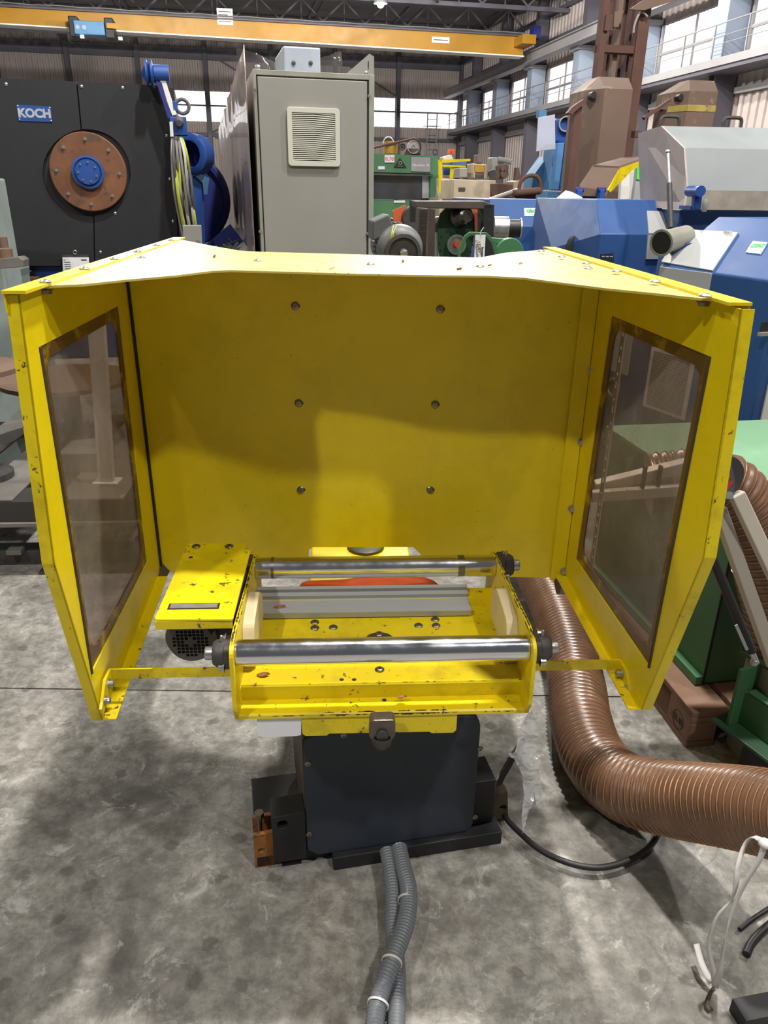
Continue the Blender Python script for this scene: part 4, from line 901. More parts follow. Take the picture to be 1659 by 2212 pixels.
m.build('scrap_heap', SCRAP, sb)['kind'] = 'stuff'
MB(SB).bar((x0 + .02, .3, 1.26), (x0 + .24, .38, 1.42), .14, .01, (0, 1, 0)).build('sheet_offcut', BLUEN, sb)
gp = thing('small_grey_box', 'small light grey box with two screws below the hanging cables', 'box', frame(-.98, 4.3, 0, R(10)))
GPF = frame(-.98, 4.3, 0, R(10)); o = pp(GPF, [(394, 487), (434, 487), (437, 545), (397, 545)], 0, .06).build('box_body', GREYC, gp, bevel=.003)
x = fy(GPF, 416, 545, 0).x; MB(GPF).box(x - .02, x + .02, .01, .05, 0, fy(GPF, 416, 543, 0).z).build('box_stand', DKMET, gp)
for q in ((407, 521), (428, 521)): inst('box_screw', CAPB, o, align(fy(GPF, *q, 0), (0, -1, 0), GPF))

# grey control cabinet
CF = frame(-.7, 4.45, 0, R(13.6)); a = fy(CF, 545, 150, 0); b = fy(CF, 808, 162, 0); ZC = (a.z + b.z) / 2
ca = thing('control_cabinet', 'tall grey control cabinet with a louvred vent in its end door', 'cabinet', CF)
D_ = 4.6
MB(CF).box(a.x, b.x, .01, D_, .1, ZC).build('cabinet_body', GREYC, ca, bevel=.004)
MB(CF).box(a.x + .02, b.x - .02, .05, D_ - .05, 0, .1).build('plinth', BLACK, ca)
MB(CF).box(a.x, a.x + .017, -.012, .01, .1, ZC).box(b.x - .03, b.x, -.012, .01, .1, ZC).box(a.x + .017, b.x - .03, -.012, .01, ZC - .025, ZC).build('door_frame', paint('cabinet_edge_grey', '8f8f86', .42, bump=0), ca, bevel=.002)
dr = MB(CF).box(a.x + .022, b.x - .042, -.02, .0, .12, ZC - .033).build('end_door', GREYC, ca, bevel=.003); dr['label'] = 'flat grey end door with corner screws'
MB(CF).box(b.x - .040, b.x - .032, -.014, 0, .12, ZC - .03).box(a.x + .018, a.x + .0215, -.014, 0, .12, ZC - .03).build('door_gap', INK, ca)
for q in ((551, 193), (797, 208), (562, 500), (793, 505)): inst('door_screw', CAPB, dr, align(fy(CF, *q, -.02), (0, -1, 0), CF) @ Matrix.Scale(.8, 4))
vo = [fy(CF, px, py, -.02) for px, py in ((618, 230), (734, 236), (733, 361), (623, 358))]
x0, x1, z0, z1 = (vo[0].x + vo[3].x) / 2, (vo[1].x + vo[2].x) / 2, (vo[2].z + vo[3].z) / 2, (vo[0].z + vo[1].z) / 2
g = .026
vf = MB(CF).plate(rrect(x0, x1, z0, z1, .018), (0, -.036, 0), (1, 0, 0), (0, 0, 1), (0, .016, 0), [rrect(x0 + g, x1 - g, z0 + g, z1 - g, .004, 2)]).build('vent_frame', VENTP, ca, bevel=.003); vf['label'] = 'pale square vent frame with angled slats'
MB(CF).box(x0 + g, x1 - g, -.0215, -.0205, z0 + g, z1 - g).build('vent_back', INK, vf)
ns = 23; xm = (x0 + x1) / 2
for i in range(ns):
    z = z0 + g + (z1 - z0 - 2 * g) * (i + .5) / ns - .003; t = .0036
    vs = []
    for yy, dz in ((-.034, -.001), (-.026, .004)):
        for xx, z_ in ((x0 + g, z), (xm, z + .006), (x1 - g, z)): vs += [(xx, yy, z_ + dz), (xx, yy, z_ + dz + t)]
    m = MB(CF); m.add(vs, [(0, 2, 3, 1), (2, 4, 5, 3), (6, 7, 9, 8), (8, 9, 11, 10), (1, 3, 9, 7), (3, 5, 11, 9), (0, 6, 8, 2), (2, 8, 10, 4), (0, 1, 7, 6), (4, 10, 11, 5)]); m.build('slat', VENTP, vf)
# plastic wrapped side sheets and things on top
m = MB(CF); n = 60; vs = []
for i in range(n + 1):
    y = .0 + D_ * i / n; w = .012 * noise.noise(Vector((y * 2.2, 0, 3)))
    for j in range(9):
        f_ = j / 8; z = .15 + (ZC + .11 - .025 * y - .15) * f_ + (0.02 * noise.noise(Vector((y * 3, 7, 0))) if j == 8 else 0)
        vs.append((a.x - .035 + w + .008 * noise.noise(Vector((y * 3, f_ * 2, 1))), y, z))
m.add(vs, [(i * 9 + j, (i + 1) * 9 + j, (i + 1) * 9 + j + 1, i * 9 + j + 1) for i in range(n) for j in range(8)])
m.build('film_wrap', FILMB, ca, thin=.002, smooth=60)['label'] = 'shiny brown tinted film wrapped over the long cabinet side'
jb = thing('junction_box', 'light grey junction box with two dark knockouts on top of the cabinet', 'box', CF @ Matrix.Translation(((a.x + b.x) / 2, .4, ZC)))
q0, q1 = fy(CF, 613, 148, .12), fy(CF, 692, 103, .12); zt = ZC + (q1.z - q0.z)
o = MB(CF).box(q0.x, q1.x, .12, .55, ZC + .001, q1.z).build('box_shell', paint('blue_grey_box', '9fa8b4', .5, 0, .12, 9, bump=.1), jb, bevel=.008)
for px in (634, 671):
    w = fy(CF, px, 136, .12); MB(CF).lathe((w.x, .12, w.z), (0, -1, 0), [(0, .0), (.011, .0), (.011, .004), (.006, .006), (0, .006)], 12).build('knockout', DKMET, o, smooth=True)
for nm, lab, px0, px1, ptop, yy in (('edge_bracket', 'slotted angled grey bracket at the right rear top edge of the cabinet', 745, 806, 117, .05),):
    w = [fy(CF, px, py, yy) for px, py in ((745, 160), (798, 116), (808, 122), (808, 160))]
    o = MB(CF).plate([(w[0].x, ZC + .001), (w[1].x, w[1].z), (w[2].x, w[2].z), (w[3].x, ZC + .001)], (0, yy, 0), (1, 0, 0), (0, 0, 1), (0, .006, 0), [[(w[3].x - .035, ZC + .03), (w[3].x - .028, ZC + .03), (w[3].x - .028, ZC + .07), (w[3].x - .035, ZC + .07)]]).build(nm, GREYC)
    props(o, lab, 'bracket')
MB(CF).sphere((a.x + .03, .02, ZC + .012), .014, 8, 6).build('lifting_plug', STEEL, ca, smooth=True); MB(CF).sphere((b.x - .04, .02, ZC + .010), .012, 8, 6).build('lifting_plug', STEEL, ca, smooth=True)
m = MB(CF); w0, w1 = fy(CF, 530, 150, .9), fy(CF, 790, 120, .9)
vs = []; n = 30
for i in range(n + 1):
    t = i / n; x = a.x - .02 + (b.x - a.x) * t
    for j in range(4): vs.append((x, .9 + .08 * math.sin(9 * t + j), ZC + .002 + j * .075 * (1 - .35 * math.sin(math.pi * t)) + .02 * abs(noise.noise(Vector((t * 8, j, 2)))) * (j > 0)))
m.add(vs, [(i * 4 + j, (i + 1) * 4 + j, (i + 1) * 4 + j + 1, i * 4 + j + 1) for i in range(n) for j in range(3)])
props(m.build('film_sheet', FILM, None, thin=.001, smooth=60), 'clear crumpled plastic film standing on the cabinet top behind the box', 'film')

# ------------------------------------------------------------------ left side: bench, discs, post, wash machine
LF = frame(-1.6, 3.15, 0, R(4))
lb = thing('steel_floor_bench', 'low dusty steel bench frame standing on the floor at the left', 'bench', LF)
dst = paint('dusty_steel_plate', '77736e', .55, .2, .15, 6, speck='b5b2ae', speck_at=.7, ssc=30)
MB(LF).box(-1.3, .92, 0, .18, .27, .375).build('front_beam', paint('dark_bench_steel', '3c3a38', .6, .2), lb, bevel=.004)
MB(LF).box(-1.3, .92, 1.3, 1.45, .27, .375).build('rear_beam', DKMET, lb, bevel=.004)
for x in (-1.25, -.62, -.30, .1, .62): MB(LF).box(x, x + (.2 if x < -.2 else .3), .0, 1.45, .3755, .385).build('top_plate', dst, lb, bevel=.002)
for x in (-1.1, .0, .78):
    for y in (.03, 1.32): MB(LF).box(x, x + .09, y, y + .09, .015, .27).build('leg', DKMET, lb, bevel=.003); MB(LF).box(x - .04, x + .17, y - .04, y + .13, 0, .015).build('foot_plate', DKMET, lb, bevel=.002)
for x0, y0, s, h, lab in ((.0, .35, .22, .14, 'squat dark machine block on the steel bench behind the left window'), (.70, .25, .16, .1, 'smaller dusty block at the right end of the steel bench')):
    o = MB(LF).hull([(x0 + s * i, y0 + s * j, .386 + h * k_) for i in (0, 1) for j in (0, 1) for k_ in (0, .7)] + [(x0 + s * .3, y0 + s * .3, .386 + h), (x0 + s * .8, y0 + s * .6, .386 + h)]).build('steel_block', dst, None, bevel=.004); props(o, lab, 'block')
p = az(228, 1062, 0)
po = thing('white_post', 'white flat post standing on the steel bench behind the left window', 'post', (p.x, 3.35, .386))
q = ay(205, 700, 3.35); p = ay(228, 1040, 3.35)
MB().plate([(p.x - .035, .386), (p.x + .035, .386), (q.x + .04, q.z), (q.x - .035, q.z)], (0, 3.35, 0), (1, 0, 0), (0, 0, 1), (0, .03, 0)).build('post_board', WHITEP, po, bevel=.002)
MB().box(p.x - .06, p.x + .06, 3.33, 3.42, .386, .396).build('post_foot', WHITEP, po)
def disc_stand(px, py, y, r, z, lab):
    q = ay(px, py, y); t = thing('wooden_disc_stand', lab, 'round table', (q.x, y, .386))
    MB().lathe((q.x, y, z), (0, 0, 1), [(0, -.022), (r, -.022), (r, 0), (0, 0)], 48).build('disc_top', WOODD, t, smooth=True)
    MB().lathe((q.x, y, .386), (0, 0, 1), [(0, 0), (r * .5, 0), (r * .5, .03), (.05, .06), (.05, z - .022 - .386), (0, z - .022 - .386)], 24).build('pedestal', DKMET, t, smooth=True)
disc_stand(150, 850, 3.98, .345, .755, 'large round brown wooden disc on a dark pedestal behind the left hood window')
disc_stand(-72, 812, 3.42, .24, .93, 'brown wooden disc on a pedestal cut off by the left picture edge')
MB(LF).box(-1.3, .92, .10, .20, .0, .075).build('floor_rail', DKMET, lb, bevel=.004)
MB(LF).box(-1.3, .92, -.02, .0, .255, .272).build('beam_lip', dst, lb)
for i, (x0, w) in enumerate(((-.2, .07), (.12, .05), (.40, .08), (.66, .05))):
    MB(LF).box(x0, x0 + w, .05 + .06 * (i % 2), .12 + .06 * (i % 2), .076, .10 + .02 * i).build('machined_lug', dst, lb, bevel=.003)
# sage machine at the left edge
SG = frame(-2.2, 4.72, 0, R(6)); sg = thing('sage_machine', 'sage grey machine housing with rounded top at the left picture edge', 'machine', SG)
w = [fy(SG, px, py, 0) for px, py in ((20, 585), (33, 605), (40, 720))]
MB(SG).plate([(w[0].x - .5, .95), (w[2].x, .95), (w[2].x, w[1].z), (w[0].x, w[0].z), (w[0].x - .5, w[0].z + .0)], (0, 0, 0), (1, 0, 0), (0, 0, 1), (0, .38, 0)).build('housing', SAGE, sg, bevel=.012)
MB(SG).plate([(w[0].x - .45, 1.0), (w[2].x - .06, 1.0), (w[2].x - .06, w[1].z - .05), (w[0].x - .04, w[0].z - .04), (w[0].x - .45, w[0].z - .04)], (0, -.008, 0), (1, 0, 0), (0, 0, 1), (0, .008, 0)).build('front_panel', paint('sage_panel', '5c6e60', .5), sg, bevel=.004)
MB(SG).box(w[0].x - .5, w[2].x, 0.05, .35, 0, .95).build('machine_stand', DKMET, sg)
o = pp(SG, [(-30, 562), (40, 555), (50, 562), (50, 577), (-30, 583)], -.5, .1).build('square_tube', dst, None, bevel=.003); props(o, 'dusty square steel tube lying above the sage machine at the left edge', 'steel tube')
wpg = fy(SG, 12, 560, -.45); o = MB(SG).lathe((wpg.x, wpg.y, fy(SG, 12, 560, -.5).z), (0, 0, 1), [(.0, .0), (.042, .0), (.042, .05), (.027, .056), (.027, .11), (0, .115)], 16).build('wooden_peg', WOODD, None, smooth=True); props(o, 'brown turned wooden peg standing on the square steel tube', 'peg')
q = fy(SG, -14, 470, -.3); o = MB(SG).box(q.x - .6, q.x, -.3, -.02, 0, fy(SG, 5, 385, -.3).z).build('light_cabinet', paint('pale_green_grey', '8f9a97', .5), None, bevel=.01); props(o, 'pale grey green cabinet edge at the far left in front of the black guard', 'cabinet')
#PART5
# ------------------------------------------------------------------ centre background
def simple(name, label, cat, F, parts, group=None):     # parts: (name, pts, y, thickness, material)
    t = thing(name, label, cat, F, group)
    for nm, pts, y, th, mt in parts: pp(F, pts, y, th).build(nm, mt, t, bevel=.004)
    return t
# far green press
GF = frame(1.2, 14, 0, R(11)); gm = thing('green_press', 'green machine with a 0,70 sign and dark window behind the cabinet', 'machine', GF)
pp(GF, [(760, 330), (945, 337), (949, 378), (949, 500), (930, 500), (930, 375), (770, 371), (760, 371)], 0, 1.2).build('upper_frame', GREENM, gm)
pp(GF, [(760, 371), (931, 375), (930, 432), (760, 430)], .15, .02).build('dark_window', paint('dark_glass', '3a3d46', .25, 0, .2, 2, bump=0), gm)
pp(GF, [(912, 380), (930, 381), (930, 428), (912, 428)], .12, .02).build('white_curtain', paint('hazy_white', 'a9a9b4', .6, bump=0), gm)
pp(GF, [(760, 432), (940, 435), (940, 480), (760, 480)], -.05, .9).build('lower_panel', GREENM, gm)
pp(GF, [(760, 373), (935, 377), (935, 381), (760, 377)], -.05, .15).build('window_hood', DKMET, gm)
bx = fy(GF, 760, 480, 0).x; bx2 = fy(GF, 949, 480, 0).x
MB(GF).box(bx, bx2, 0, 1.1, 0, fy(GF, 800, 478, 0).z).build('machine_base', GREENM, gm)
s_ = pp(GF, [(831, 335), (852, 335), (852, 351), (831, 351)], -.03, .02).build('number_sign', WHITE, gm)
text('sign_number', '0,70', s_, upright(fy(GF, 841.5, 343.5, -.032), GF), .085, REDP, .002, bold=.0008)
s_ = pp(GF, [(888, 339), (930, 340), (929, 371), (888, 370)], -.03, .02).build('title_sign', paint('silver_sign', '9a9aa0', .4, .2, bump=0), gm)
text('sign_lettering', 'Maschine 70', s_, upright(fy(GF, 909, 357, -.032), GF), .058, WHITE, .002)
s_ = pp(GF, [(864, 341), (878, 362), (851, 361)], -.03, .02).build('triangle_emblem', INK, gm)
q = fy(GF, 864.5, 352, -.032); MB(GF).ring((q.x, q.y, q.z), (0, -1, 0), .018, .03, .004, 16).build('emblem_ring', HALLB, s_); text('emblem_lettering', 'Niehoff', s_, upright(fy(GF, 864.5, 359, -.034), GF), .03, HALLB, .002)
pp(GF, [(817, 359), (831, 359), (831, 366), (817, 366)], -.02, .02).build('small_label', WHITE, gm); pp(GF, [(851, 433), (875, 433), (875, 438), (851, 438)], -.07, .02).build('small_label', WHITE, gm)
for px, py, r_, nm, mt in ((892, 318, .105, 'belt_pulley', STEEL), (868, 318, .055, 'small_pulley', DKMET)):
    q = fy(GF, px, py, .1); o = MB(GF).lathe(q, (0, -1, 0), [(0, 0), (r_ * .25, 0), (r_ * .25, .03), (r_ * .3, .02), (r_ * .85, .02), (r_ * .9, .05), (r_, .05), (r_, 0)], 28).build(nm, mt, gm, smooth=True)
q1, q2 = fy(GF, 892, 318, .08), fy(GF, 762, 347, .08)
MB(GF).tube([q1 + Vector((.125 * math.cos(R(t)), -.03, .125 * math.sin(R(t)))) for t in range(-60, 111, 15)] + [q2 + Vector((0, -.03, .12)), q2 + Vector((0, -.03, .05))], .018, 6).build('drive_belt', RUSTD, gm)
MB(GF).hull([q1 + Vector((x, 0, z)) for x, z in ((-.1, -.02), (.1, -.02), (.16, -.16), (-.16, -.16))] + [q1 + Vector((x, .2, z)) for x, z in ((-.1, -.02), (.1, -.02), (.16, -.16), (-.16, -.16))]).build('pulley_bracket', RUSTD, gm)
q = fy(GF, 843, 331, .2); q.z = fy(GF, 843, 333.5, 0).z + .004; bu = thing('brass_bucket', 'brassy yellow bucket with pale loops on top of the green machine', 'bucket', GF @ Matrix.Translation(q))
MB(GF).lathe((q.x, q.y, q.z + .01), (0, 0, 1), [(0, 0), (.12, 0), (.125, .19), (.11, .19), (.1, .02), (0, .02)], 20).build('bucket_body', GOLD, bu, smooth=True)
MB(GF).tube([(q.x - .06 + .09 * math.cos(R(t)), q.y - .14, q.z + .16 + .1 * math.sin(R(t))) for t in range(0, 181, 20)], .01, 5).build('bucket_loop', WHITEP, bu)
# small ring on far wall
q = fy(H, 940, 329, 37); props(MB(H).tube([(q.x + .11 * math.cos(t), q.y, q.z + .11 * math.sin(t)) for t in [2 * math.pi * i / 20 for i in range(20)]], .02, 6, True).build('hanging_ring', HALLST), 'small dark ring hanging near the ladder on the far wall', 'ring')
YF = frame(2.2, 13, 0, R(11)); yf = thing('yellow_framed_machine', 'machine with bright yellow frame and blue top beyond the green press', 'machine', YF)
for nm, pts, y, th, mt in (('yellow_frame', [(948, 345), (955, 345), (957, 416), (949, 416)], 0, .06, YEL), ('yellow_frame', [(948, 345), (1016, 343), (1016, 348), (955, 352)], 0, .06, YEL), ('yellow_frame', [(955, 356), (1006, 358), (1006, 362), (956, 360)], .0, .06, YEL), ('yellow_frame', [(975, 360), (981, 360), (979, 386), (973, 386)], .05, .06, YEL), ('blue_top', [(974, 346), (1008, 347), (1008, 357), (974, 357)], .3, .5, BLUEL), ('blue_box', [(960, 363), (974, 363), (972, 378), (958, 378)], .3, .2, BLUEH), ('cream_panel', [(956, 385), (984, 387), (984, 430), (954, 430)], .2, .4, paint('cream_panel', 'd9cfbf', .6, bump=0)), ('white_unit', [(956, 340), (975, 334), (980, 345), (960, 348)], .2, .2, WHITEP)):
    pp(YF, pts, y, th).build(nm, mt, yf)
for px in (971, 979): q = fy(YF, px, 333, .2); MB(YF).lathe(q, (0, 0, 1), [(.03, 0), (.03, .05), (.015, .07), (0, .07)], 10).build('orange_lamp', ORANGE, yf, smooth=True)
x0, x1 = fy(YF, 950, 430, .1).x, fy(YF, 1010, 430, .1).x; MB(YF).box(x0, x1, .1, .8, 0, fy(YF, 960, 428, .2).z).build('machine_base', BEIGE, yf)
EF = frame(2.3, 11, 0, R(11)); be = thing('beige_press', 'stained beige machine with brown fittings on top in the middle distance', 'machine', EF)
for nm, pts, y, th, mt in (('main_housing', [(981, 387), (1072, 390), (1066, 432), (980, 431)], 0, .7, BEIGE), ('upright_box', [(1022, 353), (1052, 355), (1050, 386), (1024, 385)], .2, .3, BEIGE), ('brown_box', [(1025, 355), (1049, 356), (1047, 373), (1026, 372)], .17, .05, GOLD), ('dark_slot', [(1027, 375), (1046, 376), (1046, 385), (1027, 384)], .17, .04, DKMET), ('motor_cap', [(1030, 334), (1040, 334), (1041, 353), (1029, 353)], .2, .15, RUSTB), ('pump_block', [(1068, 357), (1088, 355), (1092, 386), (1070, 388)], .3, .3, RUSTB), ('grey_box', [(993, 363), (1010, 363), (1010, 383), (993, 383)], .3, .3, GREYC), ('grey_motor', [(1063, 340), (1076, 340), (1077, 370), (1062, 370)], .3, .2, GREYC)):
    pp(EF, pts, y, th).build(nm, mt, be, bevel=.01)
for px, py in ((1088, 364), (1088, 376), (1062, 376)): disc(EF, px, py, .25, .055, .05, 'round_flange', RUSTB if px > 1070 else DKMET, be, 16)
MB(EF).cyl(fy(EF, 1076, 344, .3), fy(EF, 1104, 350, .3), .035, 12).build('pipe', GREYC, be, smooth=True)
pp(EF, [(991, 405), (1005, 405), (1005, 412), (991, 412)], -.02, .02).build('data_plate', DKMET, be)
x0, x1 = fy(EF, 980, 431, .1).x, fy(EF, 1072, 431, .1).x; MB(EF).box(x0, x1, .1, .7, 0, fy(EF, 1000, 430, 0).z).build('machine_base', BEIGE, be)
bb = thing('dark_pump_unit', 'dark brown boxy pump unit right of the beige machine', 'pump', EF @ Matrix.Translation((1, 0, 0)))
pp(EF, [(1074, 396), (1108, 398), (1110, 428), (1074, 426)], -.5, .3).build('pump_box', RUSTD, bb, bevel=.01); pp(EF, [(1110, 392), (1128, 388), (1138, 405), (1136, 430), (1110, 430)], 0, .3).build('pump_head', BEIGE, bb, bevel=.01)
pp(EF, [(1116, 362), (1121, 362), (1126, 392), (1113, 392)], .1, .1).build('pump_stack', RUSTB, bb); x0 = fy(EF, 1090, 430, 0).x; MB(EF).box(x0, x0 + .5, 0, .3, 0, fy(EF, 1090, 427, -.1).z).build('pump_base', RUSTD, bb)

# dark framed gearbox machine
DF = frame(.8, 4.1, 0, R(8)); dm = thing('open_gearbox_machine', 'dark steel framed machine with a green round-ended plate above the hood top', 'machine', DF)
pp(DF, [(895, 434), (1045, 434), (1064, 441), (1064, 452), (905, 450), (896, 446)], 0, .10).build('top_beam', paint('grimy_steel_beam', '57504b', .5, .3, .2, 9), dm, bevel=.004)
pp(DF, [(1044, 441), (1068, 441), (1066, 600), (1042, 600)], .0, .12).build('right_post', BLACK, dm, bevel=.004)
pp(DF, [(888, 433), (922, 436), (922, 450), (912, 450), (908, 447), (898, 447), (898, 480), (888, 480)], .25, .05).build('rear_beam', BLACK, dm)
gp_ = [(952, 460), (962, 450), (1014, 450), (1025, 466), (1026, 500), (1018, 540), (1012, 600), (960, 600), (948, 540), (946, 480)]
pp(DF, gp_, .1, .02).build('green_plate', GREEND, dm, bevel=.002)['label'] = 'dark green gearbox plate'
pp(DF, [(x - 5 if x < 985 else x - 3, y_ + 2) for x, y_ in gp_], .07, .025).build('plate_rim', BLACK, dm) if 0 else None
q = fy(DF, 992, 470, .08); MB(DF).lathe(q, (.35, -1, .15), [(0, .0), (.052, 0), (.052, .01), (.04, .03), (.04, .07), (.03, .08), (0, .08)], 24).build('steel_head', paint('oily_steel', '6f6a66', .28, .9, .2, 14, bump=0), dm, smooth=True)
q = fy(DF, 985, 528, .08); MB(DF).lathe(q, (0, -1, 0), [(.02, .0), (.05, 0), (.05, .02), (.04, .02), (.038, .008), (.02, .008), (0, .008)], 28).build('bearing_ring', STEEL, dm, smooth=True)
MB(DF).lathe((q.x, q.y - .008, q.z), (0, -1, 0), [(.0, .03), (.014, .03), (.018, .0), (0, 0)], 16).build('orange_core', ORANGE, dm, smooth=True)
pp(DF, [(1018, 450), (1034, 452), (1038, 500), (1026, 530), (1027, 480)], .16, .02).build('orange_guard', ORANGEP, dm)
for i in range(12):
    t = R(-50 + 26 * i); c_ = fy(DF, 985 + 36 * math.cos(t), 528 + 34 * math.sin(t), .098); MB(DF).cyl(c_ + Vector((0, .001, 0)), c_ + Vector((0, -.002, 0)), .0045, 8).build('plate_hole', INK, dm)
pp(DF, [(940, 470), (949, 468), (946, 600), (938, 600)], .12, .05).build('left_strip', GREYC, dm)
x0, x1 = fy(DF, 900, 600, 0).x, fy(DF, 1066, 600, 0).x; MB(DF).box(x0, x1, .0, .5, 0, fy(DF, 980, 598, 0).z).build('machine_base', GREEND, dm)
# perforated column
PF = frame(.35, 3.72, 0, R(8)); pcn = thing('perforated_column', 'brown perforated guard column between the grey motor and the green plate', 'guard', PF)
MB(PF).add([], []); w = [fy(PF, px, py, 0) for px, py in ((903, 447), (938, 450), (945, 560), (897, 560))]
pm = paint('perforated_brown_steel', '645750', .5, .3, .1, 8)
pp(PF, [(905, 449), (926, 451), (922, 620), (898, 620)], 0, .08).build('front_face', pm, pcn)
pp(PF, [(926, 451), (940, 453), (938, 620), (922, 620)], .001, .075).build('side_face', paint('darker_brown_steel', '504540', .5, .3), pcn)
m = MB(PF)
for i in range(34):
    for j in range(8):
        c_ = fy(PF, 907.5 + j * 2.25 - i * .16, 455 + i * 3.1, -.0006); m.box(c_.x - .0022, c_.x + .0022, -.0008, 0, c_.z - .0018, c_.z + .0018)
m.build('perforations', INK, pcn)['kind'] = 'stuff'
x0 = fy(PF, 900, 620, 0).x; MB(PF).box(x0, x0 + .1, 0, .09, 0, fy(PF, 910, 618, 0).z).build('column_foot', DKMET, pcn)
# big grey motor
BM = frame(.12, 3.5, 0, R(8)); bm_ = thing('large_grey_motor', 'large grey electric motor with a dark pulley above the middle of the hood', 'motor', BM)
q = fy(BM, 865, 528, .1); MB(BM).lathe((q.x, .45, q.z - .02), (0, -1, 0), [(0, 0), (.096, 0), (.096, .30), (.106, .31), (.106, .34), (.095, .38), (.07, .4), (0, .4)], 36).build('motor_body', paint('motor_slate', '65686a', .5, 0, .1, 6, bump=.3), bm_, smooth=True)
for i in range(30):
    t = R(12 * i); d_ = Vector((math.cos(t), 0, math.sin(t))); MB(BM).bar(Vector((q.x, .3, q.z - .02)) + d_ * .103, Vector((q.x, .14, q.z - .02)) + d_ * .103, .004, .014, d_).build('cooling_fin', DKMET, bm_)
MB(BM).lathe((q.x, .06, q.z - .03), (0, -1, 0), [(0, -.02), (.08, -.02), (.08, .01), (.07, .015), (.068, .03), (.08, .035), (.08, .05), (.065, .052), (.06, .04), (.02, .04), (.02, .06), (.012, .062), (0, .05)], 36).build('pulley', DKMET, bm_, smooth=True)
MB(BM).lathe((q.x, -.0, q.z - .03), (0, -1, 0), [(0, 0), (.018, 0), (.018, .012), (.01, .014), (0, .014)], 6).build('shaft_nut', STEEL, bm_)
pp(BM, [(806, 478), (840, 463), (850, 488), (848, 503), (806, 520)], .12, .2).build('terminal_box', paint('slate_box', '5b5e5f', .5), bm_, bevel=.006)
for k_, (dx, lab) in enumerate(((0, 0), (7, 0))):
    MB(BM).tube(spline([fy(BM, 850 + dx, 487, .05), fy(BM, 846 + dx * .4, 505, .02), fy(BM, 844 + dx, 522, .02)], .01), .0028, 6).build('earth_wire', cc[3], bm_, smooth=True)
MB(BM).box(q.x - .12, q.x + .12, .1, .42, 0, q.z - .13).build('motor_pedestal', GREEND, bm_, bevel=.005)
# orange guard piece behind the motor
OF = frame(.3, 4.85, 0, R(8)); og = thing('orange_belt_guard', 'orange sheet guard with a dark coupling behind the grey motor', 'guard', OF)
pp(OF, [(847, 456), (876, 443), (880, 470), (876, 482), (852, 488)], 0, .02).build('guard_sheet', ORANGEP, og); disc(OF, 887, 470, .05, .065, .1, 'coupling', DKMET, og); q = fy(OF, 870, 485, 0)
MB(OF).box(q.x - .05, q.x + .15, .02, .2, 0, q.z + .03).build('guard_stand', GREEND, og)
# shaft drum, green arch bracket, tag
SF = frame(.95, 4.2, 0, R(8)); sd = thing('steel_shaft_drum', 'short steel drum with dark rubber end in front of the blue box', 'drum', SF)
q = fy(SF, 1066, 493, .05); MB(SF).cyl(q, q + Vector((.075, -.01, 0)), .058, 28).build('steel_band', STEEL, sd, smooth=True); MB(SF).cyl(q + Vector((.076, -.01, 0)), q + Vector((.135, -.02, 0)), .045, 28).build('rubber_roll', RUBBER, sd, smooth=True); MB(SF).cyl(q + Vector((.135, -.02, 0)), q + Vector((.142, -.021, 0)), .052, 28).build('end_ring', STEEL, sd, smooth=True)
MB(SF).box(q.x - .02, q.x + .08, .02, .1, 0, q.z - .05).build('drum_support', GREEND, sd)
AF = frame(.75, 3.55, 0, R(8)); ab = thing('green_arch_bracket', 'green arched bracket holding a white tag behind the hood roof', 'bracket', AF)
arch = [(987, 600), (989, 540), (1003, 510), (1014, 501), (1051, 502), (1070, 520), (1077, 545), (1077, 600), (1069, 600), (1068, 548), (1062, 525), (1048, 509), (1016, 509), (1008, 516), (996, 543), (994, 600)]
pp(AF, arch, 0, .012).build('arch_plate', GREEN, ab, bevel=.002)
disc(AF, 1097, 546, .06, .065, .03, 'green_wheel', GREENM, ab)
pp(AF, [(1066, 514), (1096, 516), (1100, 526), (1072, 528)], .05, .04).build('green_block', GREENM, ab, bevel=.003)
q = fy(AF, 1030, 600, 0); MB(AF).box(q.x - .12, q.x + .18, 0, .2, 0, q.z + .01).build('bracket_base', GREEND, ab)
tg = thing('paper_tag', 'white paper tag with handwriting hanging on the green arched bracket', 'tag', AF @ Matrix.Translation(fy(AF, 1037, 506, -.01)))
o = pp(AF, [(1027, 507), (1049, 507), (1046, 566), (1024, 566)], -.012, .001).build('tag_card', WHITE, tg)
text('tag_writing', '13289', o, upright(fy(AF, 1035, 533, -.0125), AF, dz=R(-80)), .02, INK, .0003); text('tag_writing', 'T. Machcafer', o, upright(fy(AF, 1030, 538, -.0125), AF, dz=R(-80)), .015, INK, .0003); text('tag_print', 'bongard', o, upright(fy(AF, 1042, 547, -.0125), AF, dz=R(-88)), .016, INK, .0003, bold=.0004)
MB(AF).tube([fy(AF, 1037, 508, -.013), fy(AF, 1039, 500, -.014), fy(AF, 1045, 491, -.014)], .002, 5).build('tag_tie', WHITEP, tg)
